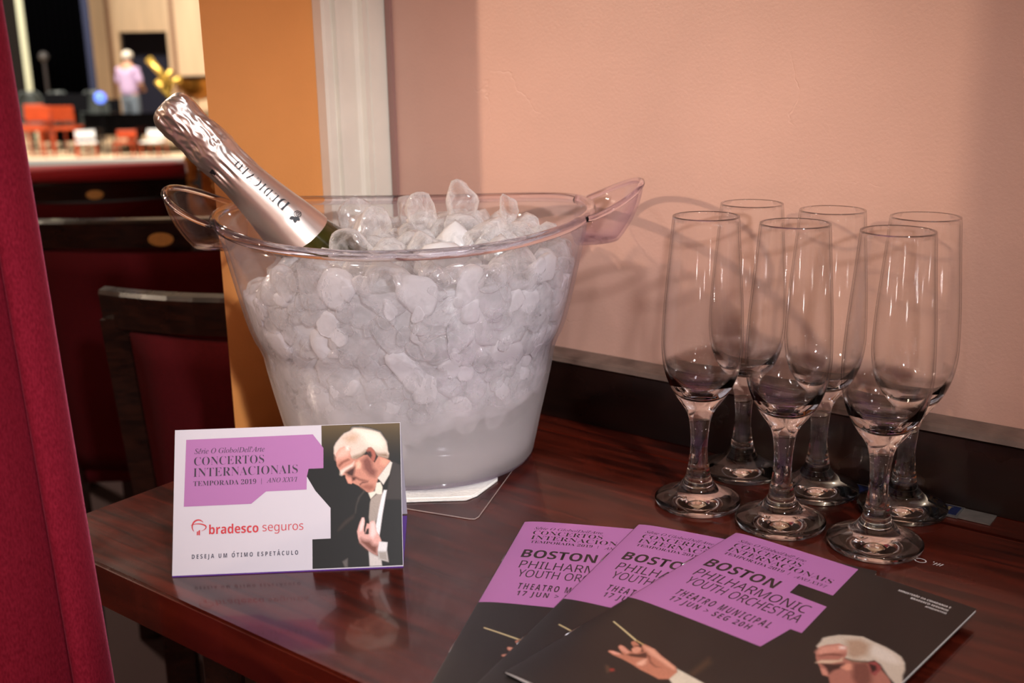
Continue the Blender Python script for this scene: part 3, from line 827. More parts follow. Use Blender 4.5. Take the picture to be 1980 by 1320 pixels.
# ------------------------------------------------------------------ ice bucket
BX, BY = -0.076, 0.790
M_ACRYL = acrylic('clear_lavender_acrylic', (0.985, 0.98, 0.99), (0.90, 0.87, 0.94), 0.42)
M_ACRYL_RIM = acrylic('thick_lavender_acrylic', (0.955, 0.93, 0.975), (0.78, 0.71, 0.88), 0)
M_RIMSOLID = glass_material('solid_lavender_acrylic', (0.93, 0.89, 0.97), 1.32, 0.03)
M_ACRYL_EAR = acrylic('lavender_acrylic_scoop', (0.975, 0.965, 0.985), (0.86, 0.81, 0.93), 0)
BPROF = [(0.0, 0.084, 0.078), (0.0015, 0.0885, 0.0825), (0.006, 0.0915, 0.0850), (0.030, 0.0965, 0.0890), (0.070, 0.1055, 0.0950), (0.090, 0.1088, 0.0975),
         (0.098, 0.1135, 0.1008), (0.106, 0.1165, 0.1030), (0.120, 0.1203, 0.1055), (0.150, 0.1268, 0.1095), (0.178, 0.1325, 0.1125)]
def bprof(z):
    for (z0, a0_, b0_), (z1, a1_, b1_) in zip(BPROF[:-1], BPROF[1:]):
        if z <= z1:
            t = (z - z0) / (z1 - z0)
            return a0_ + (a1_ - a0_) * t, b0_ + (b1_ - b0_) * t
    t = (z - 0.150) / 0.028
    return 0.1268 + 0.0057 * t, 0.1095 + 0.003 * t
def sup(c, e):
    return math.copysign(abs(c) ** e, c)
def oval(z, th, off=0.0):
    a, b = bprof(z)
    e = 2 / 2.25
    return Vector(((a - off) * sup(math.cos(th), e), (b - off) * sup(math.sin(th), e), z))
def rim_z(th):
    return 0.1755 + 0.0105 * math.cos(th) ** 2 + 0.003 * math.sin(th)

bucket = thing('ice_bucket', 'clear oval ice bucket with lavender rim and scoop handles, full of ice', 'ice bucket', (BX, BY, TT + 0.0022))
bm = bmesh.new()
SEG = 120
def brow(f, off):
    return [bm.verts.new(oval(f * rim_z(2 * PI * k / SEG) if f > 0.5 else f * 0.1755, 2 * PI * k / SEG, off)) for k in range(SEG)]
levels = [0.0, 0.004, 0.012, 0.034, 0.1, 0.17, 0.25, 0.34, 0.43, 0.49, 0.513, 0.535, 0.558, 0.58, 0.605, 0.64, 0.7, 0.8, 0.9, 1.0]
outer = [brow(f, 0) for f in levels]
inner = [brow(f, 0.0026) for f in levels[3:][::-1]]
rows = outer + inner
for A, B in zip(rows[:-1], rows[1:]):
    for k in range(SEG):
        bm.faces.new((A[k], A[(k + 1) % SEG], B[(k + 1) % SEG], B[k]))
bm.faces.new(rows[0][::-1]); bm.faces.new(rows[-1])
bm_obj('body', bm, M_ACRYL, bucket, smooth=True)
bm = bmesh.new()
tube(bm, [oval(rim_z(2 * PI * k / SEG), 2 * PI * k / SEG, -0.0008) + Vector((0, 0, 0.0005)) for k in range(SEG)], 0.0036, 12, closed=True)
bm_obj('rim', bm, M_RIMSOLID, bucket, smooth=True)
bm = bmesh.new()
tube(bm, [oval(0.0042, 2 * PI * k / SEG, 0.0012) for k in range(SEG)], 0.0024, 10, closed=True)
bm_obj('base_ring', bm, M_ACRYL_RIM, bucket, smooth=True)
def scoop(sgn):
    """open ear-shaped scoop handle on one end of the rim"""
    bm = bmesh.new()
    NS, NT = 36, 10
    x0 = 0.1275
    rows = []
    for j in range(NT + 1):
        t = j / NT
        row = []
        for i in range(NS + 1):
            s = PI * i / NS
            bulge = (1 - 0.28 * t ** 1.8)
            x = x0 + 0.044 * math.sin(s) ** 0.8 * bulge - 0.004 * t
            y = -0.047 * math.cos(s) * (1 - 0.45 * t ** 2)
            z = 0.1835 + 0.0205 * math.sin(s) - 0.0400 * t ** 0.9 * (0.50 + 0.50 * math.sin(s))
            row.append(bm.verts.new((sgn * x, y, z)))
        rows.append(row)
    for A, B in zip(rows[:-1], rows[1:]):
        for k in range(NS):
            bm.faces.new((A[k], A[k + 1], B[k + 1], B[k]))
    # close the underside of the scoop
    c = [bm.verts.new((sgn * (x0 - 0.006), v.co.y * 0.8, v.co.z + 0.002)) for v in rows[-1]]
    for k in range(NS):
        bm.faces.new((rows[-1][k], rows[-1][k + 1], c[k + 1], c[k]))
    o = bm_obj('handle', bm, M_ACRYL_EAR, bucket, smooth=True)
    md = o.modifiers.new('thickness', 'SOLIDIFY'); md.thickness = 0.0022; md.offset = 0
    # rolled lip along the handle edge
    bm = bmesh.new()
    pts = []
    for i in range(NS + 1):
        s = PI * i / NS
        pts.append((sgn * (x0 + 0.044 * math.sin(s) ** 0.8), -0.047 * math.cos(s), 0.1838 + 0.0205 * math.sin(s)))
    tube(bm, pts, 0.0022, 8)
    bm_obj('handle_lip', bm, M_RIMSOLID, o, smooth=True)
scoop(1)
scoop(-1)

# ------------------------------------------------------------------ bottle
BT = Vector((-0.2440, 0.790, TT + 0.2670))
AX = Vector((0.678, 0.02, -0.735)).normalized()
bottle = thing('sparkling_wine_bottle', 'sparkling wine bottle with rose silver foil neck leaning in the ice bucket', 'bottle', BT)
QY = Vector((0, 1, 0))
RT = (AX.cross(Vector((0, -1, 0)))).normalized()          # screen upper-right side of the neck
if RT.x < 0: RT = -RT
FW = RT.cross(AX)
if FW.y > 0: FW = -FW                                    # towards the viewer
Rb = Matrix((RT, FW, AX)).transposed()                     # local x = RT, y = FW, z = along the bottle (down the axis)
if Rb.determinant() < 0:
    FW = -FW; Rb = Matrix((RT, FW, AX)).transposed()
bottle.rotation_euler = Rb.to_euler()
FSIGN = -1 if FW.y > 0 else 1
FOIL = [(0.0, 0.0), (0.0085, 0.0003), (0.0130, 0.0022), (0.0155, 0.0065), (0.0162, 0.014), (0.0158, 0.024), (0.0161, 0.034), (0.0168, 0.043), (0.0170, 0.048),
        (0.0160, 0.0535), (0.0152, 0.059), (0.0153, 0.068), (0.0164, 0.082), (0.0182, 0.097), (0.0202, 0.110), (0.0222, 0.122), (0.0236, 0.132)]
def foil_r(z):
    for (r0, z0), (r1, z1) in zip(FOIL[:-1], FOIL[1:]):
        if z <= z1:
            t = (z - z0) / max(z1 - z0, 1e-6)
            return r0 + (r1 - r0) * t
    return FOIL[-1][0]
M_FOIL, nt, b, out = new_mat('rose_silver_foil')
b.inputs['Base Color'].default_value = lin((226, 209, 200)) + (1,)
b.inputs['Metallic'].default_value = 0.92
b.inputs['Roughness'].default_value = 0.30
M_FOILTXT = mat('black_foil_lettering', (30, 26, 30), 0.45)
bm = bmesh.new()
pf = [(v.x, v.y) for v in catmull([(r, z, 0) for r, z in FOIL], 8)]
pf = [(max(r, 0), z) for r, z in pf]
pf[0] = (0, 0)
NSEG = 160
lathe(bm, pf, NSEG)
def crinkle(r, th, z):
    """crushed foil over the wired cork, smooth lower down"""
    k = max(0.0, min(1.0, (0.056 - z) / 0.012))
    q = Vector((math.cos(th) * 2.2, math.sin(th) * 2.2, z * 70))
    d = noise.noise(q) * 0.0011 + abs(noise.noise(q * 2.1 + Vector((3, 1, 2)))) * -0.0012
    wires = 0
    for w in range(4):
        dth = (th - (0.5 + w * PI / 2) - z * 6 + PI) % (2 * PI) - PI
        wires += math.exp(-(dth / 0.10) ** 2) * 0.0009 * (z > 0.006)
    # radiating gathers just below the wire collar
    g = math.exp(-((z - 0.064) / 0.008) ** 2)
    gath = g * 0.00045 * (math.sin(th * 17 + 2 * math.sin(th * 3)) + 0.6 * math.sin(th * 29))
    return r + k * (d + wires) + gath
for v in bm.verts:
    r = math.hypot(v.co.x, v.co.y)
    if r > 1e-5:
        th = math.atan2(v.co.y, v.co.x)
        r2 = crinkle(r, th, v.co.z)
        v.co.x = r2 * math.cos(th); v.co.y = r2 * math.sin(th)
# wavy lower end of the foil
for v in bm.verts:
    if v.co.z > 0.116:
        th = math.atan2(v.co.y, v.co.x)
        v.co.z += 0.008 * math.cos((th - 0.9 * FSIGN)) * (v.co.z - 0.116) / 0.016
def on_neck(s, y, th0):
    """s along the axis, y across (mm on the curved surface) -> local point just above the foil"""
    r = foil_r(s) + 0.00025
    th = th0 + y / r
    return Vector((r * math.cos(th), r * math.sin(th), s))
TH0 = FSIGN * (PI / 2 - 0.66)       # pi/2 = facing the viewer; tilted towards the upper-right side
def neck_place(u, v):               # u along the writing (bottom of bottle -> top), v downwards across the letters
    return on_neck(0.1115 - u, v * FSIGN, TH0)
fit_text(bm, serif_b('D'), (0.0, -0.0042, 0.0076, 0.0042), neck_place, 1, offset=-0.015)
fit_text(bm, serif_b('EDICATO'), (0.0092, -0.0030, 0.0470, 0.0042), neck_place, 1, offset=-0.014, spacing=1.25)
# little rose with three leaves
def leaf(cu, cv, ang, l, w):
    P = []
    for k in range(9):
        t = k / 8; P.append((t * l, w * math.sin(PI * t) ** 0.8))
    for k in range(7, 0, -1):
        t = k / 8; P.append((t * l, -w * math.sin(PI * t) ** 0.8))
    ca, sa = math.cos(ang), math.sin(ang)
    flat_poly(bm, [(cu + x * ca - y * sa, cv + x * sa + y * ca) for x, y in P], neck_place, 1)
RU, RV = -0.0085, 0.0005
for k in range(7):
    r0 = 0.0004 + 0.00042 * k
    a_ = k * 2.1
    ribbon(bm, [(RU - 0.0 + r0 * math.cos(a_ + t), RV - 0.0022 + r0 * math.sin(a_ + t)) for t in np.linspace(0, 2.3, 9)], [0.00045] * 9, neck_place, 1)
for ang, l in ((2.3, 0.0046), (1.1, 0.0044), (3.3, 0.0040)):
    leaf(RU, RV + 0.0012, ang, l, 0.0014)
# small black square mark below the collar
for du in (0,):
    flat_poly(bm, [(0.1115 - 0.0560 + du, 0.0168 + q * 0) for q in (0,)] + [(0.1115 - 0.0600, 0.0168), (0.1115 - 0.0600, 0.0212), (0.1115 - 0.0560, 0.0212)], neck_place, 1)
bm_obj('foil', bm, [M_FOIL, M_FOILTXT], bottle, smooth=True, normals=False)
GL = [(0.0170, 0.106), (0.0188, 0.118), (0.0212, 0.130), (0.0238, 0.141), (0.0285, 0.158), (0.0345, 0.178), (0.0398, 0.198), (0.0428, 0.216), (0.0436, 0.232), (0.0436, 0.300), (0.0425, 0.3065), (0.0395, 0.3100), (0.0, 0.3060)]
M_BOTTLE = mat('dark_green_glass', (46, 44, 12), 0.06, spec=0.6, coat=0.6, noise_amt=0.2, noise_scale=60)
bm = bmesh.new()
lathe(bm, [(max(v.x, 0), v.y) for v in catmull([(r, z, 0) for r, z in GL], 6)], 64)
bm_obj('glass_body', bm, M_BOTTLE, bottle, smooth=True)

# ------------------------------------------------------------------ ice
def ice_material(name, clear):
    """half melted ice: cloudy white scattering, wet glossy skin; 'clear' lets that share of light straight through"""
    m, nt, b, out = new_mat(name)
    nt.nodes.remove(b)
    tc = nt.nodes.new('ShaderNodeTexCoord')
    n = nt.nodes.new('ShaderNodeTexNoise'); n.inputs['Scale'].default_value = 70; n.inputs['Detail'].default_value = 5; n.inputs['Distortion'].default_value = 1.0
    nt.links.new(tc.outputs['Object'], n.inputs['Vector'])
    n2 = nt.nodes.new('ShaderNodeTexNoise'); n2.inputs['Scale'].default_value = 120; n2.inputs['Detail'].default_value = 3
    nt.links.new(tc.outputs['Object'], n2.inputs['Vector'])
    bp = nt.nodes.new('ShaderNodeBump'); bp.inputs['Strength'].default_value = 0.5; bp.inputs['Distance'].default_value = 0.0025
    nt.links.new(n2.outputs['Fac'], bp.inputs['Height'])
    df = nt.nodes.new('ShaderNodeBsdfDiffuse'); df.inputs['Color'].default_value = (0.955, 0.925, 0.925, 1)
    tl = nt.nodes.new('ShaderNodeBsdfTranslucent'); tl.inputs['Color'].default_value = (0.985, 0.955, 0.955, 1)
    ms = nt.nodes.new('ShaderNodeMixShader'); ms.inputs[0].default_value = 0.45
    nt.links.new(df.outputs[0], ms.inputs[1]); nt.links.new(tl.outputs[0], ms.inputs[2])
    body = ms
    if clear > 0:
        tr = nt.nodes.new('ShaderNodeBsdfTransparent'); tr.inputs['Color'].default_value = (0.985, 0.985, 0.985, 1)
        lw0 = nt.nodes.new('ShaderNodeLayerWeight'); lw0.inputs['Blend'].default_value = 0.5
        nt.links.new(bp.outputs[0], lw0.inputs['Normal'])
        # see-through in the middle of a lump, cloudier towards its rim and in its flaws
        e = nt.nodes.new('ShaderNodeMath'); e.operation = 'MULTIPLY_ADD'; e.inputs[1].default_value = -0.75; e.inputs[2].default_value = clear
        nt.links.new(lw0.outputs['Facing'], e.inputs[0])
        f = nt.nodes.new('ShaderNodeMapRange'); f.inputs[1].default_value = 0.42; f.inputs[2].default_value = 0.62; f.inputs[3].default_value = 0.12; f.inputs[4].default_value = -0.16
        nt.links.new(n.outputs['Fac'], f.inputs[0])
        g = nt.nodes.new('ShaderNodeMath'); g.operation = 'ADD'; g.use_clamp = True
        nt.links.new(e.outputs[0], g.inputs[0]); nt.links.new(f.outputs[0], g.inputs[1])
        m1 = nt.nodes.new('ShaderNodeMixShader')
        nt.links.new(g.outputs[0], m1.inputs[0]); nt.links.new(ms.outputs[0], m1.inputs[1]); nt.links.new(tr.outputs[0], m1.inputs[2])
        body = m1
    gl = nt.nodes.new('ShaderNodeBsdfGlossy'); gl.inputs['Roughness'].default_value = 0.045
    nt.links.new(bp.outputs[0], gl.inputs['Normal']); nt.links.new(bp.outputs[0], df.inputs['Normal'])
    lw = nt.nodes.new('ShaderNodeLayerWeight'); lw.inputs['Blend'].default_value = 0.5
    nt.links.new(bp.outputs[0], lw.inputs['Normal'])
    p5 = nt.nodes.new('ShaderNodeMath'); p5.operation = 'POWER'; p5.inputs[1].default_value = 5.0
    nt.links.new(lw.outputs['Facing'], p5.inputs[0])
    fr = nt.nodes.new('ShaderNodeMath'); fr.operation = 'MULTIPLY_ADD'; fr.inputs[1].default_value = 0.55; fr.inputs[2].default_value = 0.045
    nt.links.new(p5.outputs[0], fr.inputs[0])
    mx = nt.nodes.new('ShaderNodeMixShader')
    nt.links.new(fr.outputs[0], mx.inputs[0]); nt.links.new(body.outputs[0], mx.inputs[1]); nt.links.new(gl.outputs[0], mx.inputs[2])
    nt.links.new(mx.outputs[0], out.inputs['Surface'])
    return m
M_ICE = ice_material('cloudy_ice', 0.15)
M_ICE_CLEAR = ice_material('clear_ice', 0.92)

def ico_template(sub):
    b_ = bmesh.new()
    bmesh.ops.create_icosphere(b_, subdivisions=sub, radius=1)
    V = np.array([v.co[:] for v in b_.verts]); F = [[v.index for v in f.verts] for f in b_.faces]
    b_.free()
    return V, F
ICO2, ICO3 = ico_template(2), ico_template(3)
def chunk(rnd, size, tmpl):
    V, F = tmpl
    # rounded, half melted cube: intersection of a few planes with a sphere
    pl = []
    for _ in range(rnd.randint(5, 9)):
        d = np.array([rnd.gauss(0, 1) for _ in range(3)]); d /= np.linalg.norm(d)
        pl.append((d, rnd.uniform(0.48, 0.90)))
    r = np.ones(len(V)) * 1.0
    for d, h in pl:
        dd = V @ d
        lim = np.where(dd > 0.05, h / np.maximum(dd, 0.05), 9)
        k = 17.0
        r = -np.log(np.exp(-k * r) + np.exp(-k * np.minimum(lim, 3))) / k
    ph = [rnd.uniform(0, 6) for _ in range(3)]
    r = r * (1 + 0.05 * np.sin(V[:, 0] * 4 + ph[0]) * np.sin(V[:, 1] * 5 + ph[1]) + 0.04 * np.sin(V[:, 2] * 6 + ph[2]))
    P = V * r[:, None] * np.array([rnd.uniform(0.75, 1.25), rnd.uniform(0.75, 1.2), rnd.uniform(0.65, 1.05)]) * size
    a = Matrix.Rotation(rnd.uniform(0, 6), 3, 'X') @ Matrix.Rotation(rnd.uniform(0, 6), 3, 'Y') @ Matrix.Rotation(rnd.uniform(0, 6), 3, 'Z')
    return P @ np.array(a).T, F
BOT_L = np.array(BT) - np.array((BX, BY, TT + 0.0022)); AXN = np.array(AX)
def bottle_gap(p):
    s = (p - BOT_L) @ AXN
    if s < 0.0: return 1.0
    if s > 0.310: return np.linalg.norm(p - BOT_L - AXN * min(max(s, 0), 0.30)) - 0.044
    rr = 0.0436 if s > 0.232 else np.interp(s, [z for r, z in FOIL] + [0.158, 0.178, 0.198, 0.216, 0.232], [r for r, z in FOIL] + [0.0285, 0.0345, 0.0398, 0.0428, 0.0436])
    return np.linalg.norm(p - BOT_L - AXN * s) - rr
def ice_top(x, y):
    """height of the ice heap inside the bucket"""
    return 0.158 + 0.022 * math.exp(-((x - 0.035) / 0.07) ** 2 - ((y - 0.01) / 0.06) ** 2) - 0.030 * math.exp(-((x + 0.115) / 0.03) ** 2) - 0.012 * (x > 0.10)
def ice_bottom(x, y):
    return 0.030 + 0.030 * max(0, x) / 0.1 + 0.006 * math.sin(x * 60)
rnd = random.Random(11)
allV, allF, base = [], [], 0
placed = []
e_ = 2 / 2.25
def clamp_wall(P):
    """press vertices that would poke through the plastic flat against its inner face"""
    z = np.clip(P[:, 2], 0.008, 0.172)
    A = np.interp(z, [q[0] for q in BPROF], [q[1] for q in BPROF]) - 0.0034
    B = np.interp(z, [q[0] for q in BPROF], [q[2] for q in BPROF]) - 0.0034
    f = (np.abs(P[:, 0] / A) ** 2.25 + np.abs(P[:, 1] / B) ** 2.25) ** (1 / 2.25)
    k = np.where(f > 1, 1 / f, 1.0)
    Q = P.copy(); Q[:, 0] *= k; Q[:, 1] *= k
    return Q
clear_face = []
rnd_c = random.Random(3)
def try_put(p, size, gap, wall=False):
    global base
    if p[2] < ice_bottom(p[0], p[1]) + size * 0.55 or p[2] > ice_top(p[0], p[1]) - size * 0.2:
        return False
    if bottle_gap(p) < size * 0.80:
        return False
    if any(np.linalg.norm(p - q) < gap * (size + s_) for q, s_ in placed):
        return False
    placed.append((p, size))
    V, F = chunk(rnd, size, ICO3 if wall else ICO2)
    allV.append(clamp_wall(V + p))
    clear_face.extend([int(rnd_c.random() < (0.78 if wall else 0.88))] * len(F))
    allF.extend([[i + base for i in f] for f in F])
    base += len(V)
    return True
# cloudy body of the ice, packed solid
NB = 140
rings_ = []
def lump_noise(v):
    return noise.noise(v * 55) * 0.6 + noise.noise(v * 120 + Vector((5, 2, 1))) * 0.4
for z in np.linspace(0.030, 0.150, 40):
    row = []
    for k in range(NB):
        th = 2 * PI * k / NB
        v = oval(z, th, 0)
        zb = ice_bottom(v.x, v.y) + 0.004
        zt = ice_top(v.x, v.y) - 0.012
        zz = zb + (z - 0.030) / 0.120 * (zt - zb)
        v = oval(zz, th, 0)
        off = 0.0065 + 0.0045 * lump_noise(v)
        row.append(np.array(oval(zz, th, off)))
    rings_.append(row)
for q in (0.94, 0.86, 0.76, 0.64, 0.5, 0.36, 0.22, 0.1):
    row = []
    for k in range(NB):
        p = rings_[39][k]
        x, y = p[0] * q, p[1] * q
        row.append(np.array((x, y, ice_top(x, y) - 0.012 + 0.006 * lump_noise(Vector((x, y, 0.3))))))
    rings_.append(row)
bodyV = np.array([p for row in rings_ for p in row])
bodyF = [[i * NB + k, i * NB + (k + 1) % NB, (i + 1) * NB + (k + 1) % NB, (i + 1) * NB + k] for i in range(len(rings_) - 1) for k in range(NB)]
bodyF.append([(len(rings_) - 1) * NB + k for k in range(NB)]); bodyF.append([k for k in range(NB)][::-1])
allV.append(bodyV); allF.extend(bodyF); base += len(bodyV); clear_face.extend([0] * len(bodyF))
# lumps pressed against the wall of the bucket
for _ in range(9000):
    th = rnd.uniform(0, 2 * PI); z = rnd.uniform(0.03, 0.17); size = rnd.choice([0.008, 0.011, 0.014, 0.017, 0.021])
    a_, b_ = bprof(z)
    k = size * rnd.uniform(0.25, 0.55) + 0.0034
    try_put(np.array(((a_ - k) * sup(math.cos(th), e_), (b_ - k) * sup(math.sin(th), e_), z)), size, 0.44, True)
n_wall = len(placed)
# heap inside and on top
for _ in range(14000):
    th = rnd.uniform(0, 2 * PI); z = rnd.uniform(0.05, 0.19); size = rnd.choice([0.012, 0.015, 0.018, 0.021])
    if z < 0.12 and rnd.random() < 0.6: continue
    a_, b_ = bprof(min(z, 0.175)); q = math.sqrt(rnd.random())
    try_put(np.array(((a_ - 0.004 - size * 0.8) * q * sup(math.cos(th), e_), (b_ - 0.004 - size * 0.8) * q * sup(math.sin(th), e_), z)), size, 0.46)
print('ice lumps', n_wall, len(placed))
me = bpy.data.meshes.new('crushed_ice')
me.from_pydata(np.concatenate(allV).tolist(), [], allF)
me.polygons.foreach_set('material_index', clear_face)
ice = link_mesh('crushed_ice', me, [M_ICE, M_ICE_CLEAR], None, True, (BX, BY, TT + 0.0022))
tag(ice, 'cloudy mass of half melted ice filling the clear bucket', 'ice', kind='stuff')
# single lumps that stand up out of the heap
LUMPS = [(-0.032, -0.046, 0.164, 0.018), (-0.024, -0.020, 0.176, 0.017), (0.012, -0.006, 0.182, 0.017), (0.040, 0.010, 0.190, 0.019), (0.075, -0.004, 0.184, 0.015),
         (-0.040, 0.030, 0.172, 0.018), (0.058, -0.036, 0.170, 0.018), (0.020, -0.050, 0.166, 0.018), (0.000, 0.040, 0.176, 0.017), (-0.010, -0.062, 0.158, 0.016)]
LLAB = ['rounded clear ice lump beside the bottle glass at the front of the heap', 'glassy ridged ice lump in front of the cream trim on the heap', 'ice lump in the middle of the heap top',
        'tallest pointed ice lump on top of the heap', 'thin upright ice lump near the handle away from the bottle', 'flat ice lump at the back of the heap by the bottle',
        'ice lump just above the front rim on the handle side', 'wide ice lump behind the front rim in the middle', 'ice lump at the back of the heap under the far rim', 'low ice lump against the front wall of the bucket']
for (x, y, z, s), lab in zip(LUMPS, LLAB):
    r_ = random.Random(lab)
    V, F = chunk(r_, s, ICO3)
    if 'pointed' in lab: V = V * np.array([0.8, 0.8, 1.25])
    if 'thin' in lab: V = V * np.array([0.75, 0.5, 1.2])
    me = bpy.data.meshes.new('ice_lump')
    me.from_pydata(V.tolist(), [], F)
    o = link_mesh('ice_lump', me, M_ICE_CLEAR, None, True, (BX + x, BY + y, TT + 0.0022 + z))
    tag(o, lab, 'ice', 'ice lumps on top of the bucket')
# melt water in the bottom of the bucket
M_WATER, nt, b, out = new_mat('cloudy_melt_water')
b.inputs['Base Color'].default_value = (0.50, 0.45, 0.44, 1)
b.inputs['Roughness'].default_value = 0.15
b.inputs['Transmission Weight'].default_value = 0.35
b.inputs['IOR'].default_value = 1.33
bm = bmesh.new()
rws = []
for z in (0.0085, 0.012, 0.020, 0.030):
    rws.append([bm.verts.new(oval(z, 2 * PI * k / 72, 0.0036)) for k in range(72)])
for A, B in zip(rws[:-1], rws[1:]):
    for k in range(72):
        bm.faces.new((A[k], A[(k + 1) % 72], B[(k + 1) % 72], B[k]))
bm.faces.new(rws[0][::-1]); bm.faces.new(rws[-1])
wt = bm_obj('melt_water', bm, M_WATER, None, True, (BX, BY, TT + 0.0022))
tag(wt, 'grey melt water under the ice in the bottom of the bucket', 'water', kind='stuff')

# ------------------------------------------------------------------ tent card
CARD_W, CARD_H = 0.137, 0.087
cbl = Vector((-0.20427, 0.58957, TT)); cbr = Vector((-0.06784, 0.59753, TT))
ce = (cbr - cbl).normalized()
cback = Vector((-ce.y, ce.x, 0))                 # away from the viewer
LEAN = math.radians(63.6)
cup = cback * math.cos(LEAN) + ZAX * math.sin(LEAN)
cnrm = ce.cross(cup).normalized()                # towards the viewer
M_CARDW = mat('white_card_stock', (198, 191, 199), 0.45, spec=0.4)
M_LILAC = mat('lilac_print', (164, 102, 158), 0.45)
M_INK = mat('dark_ink', (38, 22, 44), 0.5)
M_INKGREY = mat('brown_black_ink', (52, 40, 38), 0.5)
M_RED = mat('red_print', (190, 36, 48), 0.45)
M_NAVY = mat('navy_ink', (26, 20, 52), 0.5)
M_VIOLET = mat('violet_paper_edge', (92, 52, 140), 0.5)
M_WHITEINK = mat('white_print', (225, 220, 216), 0.5)
M_INKPHOTO = ink_material('printed_photo', 0.42)
card = thing('tent_card', 'folded white and lilac sponsor tent card with printed conductor portrait on the table', 'card', cbl + ZAX * 0.0006)
def cplace(h):
    """print coordinates in mm (u right, v down from the top edge) -> point h metres in front of the panel"""
    def f(u, v):
        return ce * (u / 1000) + cup * (CARD_H - v / 1000) + cnrm * h
    return f
def add_ink_mesh(bm, pts, faces, cols, mi):
    lay = bm.verts.layers.float_color.get('print_ink') or bm.verts.layers.float_color.new('print_ink')
    vs = []
    for p, c in zip(pts, cols):
        v = bm.verts.new(p); v[lay] = (c[0], c[1], c[2], 1.0); vs.append(v)
    for f in faces:
        q = bm.faces.new([vs[i] for i in f]); q.material_index = mi
bm = bmesh.new()
bm.verts.layers.float_color.new('print_ink')
P0 = cplace(0); PB = cplace(-0.0004)
a = [bm.verts.new(P0(u, v)) for u, v in ((0, 0), (0, 87), (137, 87), (137, 0))]
b_ = [bm.verts.new(PB(u, v)) for u, v in ((0, 0), (0, 87), (137, 87), (137, 0))]
bm.faces.new(a); bm.faces.new(b_[::-1])
for i in range(4):
    bm.faces.new((a[i], b_[i], b_[(i + 1) % 4], a[(i + 1) % 4]))
p1, p2, p3, p4 = cplace(0.00006), cplace(0.00012), cplace(0.00018), cplace(0.00026)
# printed portrait, on black
pts, fcs, cols = ink_grid(p1, 79.6, 136.7, 0.3, 86.4, 0.33, CARD_PHOTO, (13, 10, 8), '')
# olive tone, paler at the top of the printed picture
nU = len(set(np.round([p.dot(ce) for p in pts[:400]], 6)))
cols = np.array(cols)
hh = np.array([(CARD_H - (p - cnrm * 0.00006).dot(cup)) * 1000 for p in pts])
dark = cols.max(1) < 0.006
kk = np.clip(1 - hh / 26, 0, 1)[:, None] ** 2
olive = np.array(lin((92, 74, 44)))
cols[dark] = cols[dark] * (1 - kk[dark]) + olive * kk[dark]
cols[dark] = np.maximum(cols[dark], 0.004)
add_ink_mesh(bm, pts, fcs, cols, 1)
# white panel cut out of the portrait
flat_poly(bm, [(79.0, 86.9), (82.8, 86.9), (82.79, 68.92), (93.74, 68.85), (93.8, 50.63), (84.7, 39.9), (79.6, 31.0), (79.0, 31.0)], p2, 0)
flat_poly(bm, [(79.0, 0.1), (79.0, 12.0), (88.72, 14.0), (88.62, 0.1)], p2, 0)
flat_poly(bm, [(6.91, 6.17), (6.17, 46.5), (46.28, 46.3), (55.12, 39.23), (79.5, 39.0), (79.7, 31.0), (80.78, 26.5), (89.7, 26.46), (89.82, 14.14), (83.39, 5.5)], p3, 2)
fit_text(bm, serif_it("Serie O Globo/Dell'Arte"), (12.0, 11.7, 54.2, 15.0), p4, 3, offset=0.0)
flat_poly(bm, [(15.6, 11.9), (16.3, 11.9), (15.6, 12.7), (15.2, 12.7)], p4, 3)
fit_text(bm, serif_b('CONCERTOS'), (11.85, 16.9, 53.9, 22.0), p4, 3, offset=-0.014)
fit_text(bm, serif_b('INTERNACIONAIS'), (11.5, 23.6, 74.2, 28.9), p4, 3, offset=-0.014)
fit_text(bm, serif_b('TEMPORADA 2019'), (11.6, 31.3, 49.2, 34.4), p4, 3, offset=-0.009)
ribbon(bm, [(52.4, 31.2), (52.4, 34.8)], [0.22, 0.22], p4, 3)
fit_text(bm, serif_it('ANO XXVI'), (55.4, 31.1, 74.1, 34.0), p4, 3)
# sponsor's tree emblem and name
def arc(cx, cy, rx, ry, t0, t1, n=24):
    return [(cx + rx * math.cos(t), cy - ry * math.sin(t)) for t in np.linspace(t0, t1, n)]
A1 = arc(14.9, 58.6, 3.55, 3.9, 0.62, 3.95)
ribbon(bm, A1, [0.15 + 0.75 * math.sin(PI * i / 23) ** 0.7 for i in range(24)], p4, 4)
A2 = [(10.4, 57.9), (12.2, 57.2), (14.6, 57.0), (17.0, 57.3), (18.9, 58.1), (19.6, 58.9), (19.3, 59.9), (18.3, 60.7), (16.9, 61.3)]
A2 = [(v.x, v.y) for v in catmull([(x, y, 0) for x, y in A2], 4)]
ribbon(bm, A2, [0.12 + 0.62 * math.sin(PI * i / (len(A2) - 1)) for i in range(len(A2))], p4, 4)
flat_poly(bm, [(14.15, 63.7), (14.9, 63.7), (14.9, 61.3), (14.15, 61.7)], p4, 4)
flat_poly(bm, [(15.15, 63.7), (16.05, 63.7), (16.05, 60.6), (15.15, 61.1)], p4, 4)
fit_text(bm, sans_b('bradesco'), (21.4, 57.7, 50.7, 63.5), p4, 4)
fit_text(bm, sans_r('seguros'), (53.1, 59.2, 77.5, 64.6), p4, 4, offset=-0.004)
fit_text(bm, sans_b('DESEJA UM OTIMO ESPETACULO'), (11.45, 75.0, 74.3, 78.3), p4, 5, offset=-0.004, spacing=1.6)
for au in (35.9, 62.4):
    flat_poly(bm, [(au, 74.7), (au + 0.35, 74.7), (au + 0.75, 74.0), (au + 0.3, 74.0)], p4, 5)
bm_obj('front_panel', bm, [M_CARDW, M_INKPHOTO, M_LILAC, M_INK, M_RED, M_NAVY], card, normals=False)
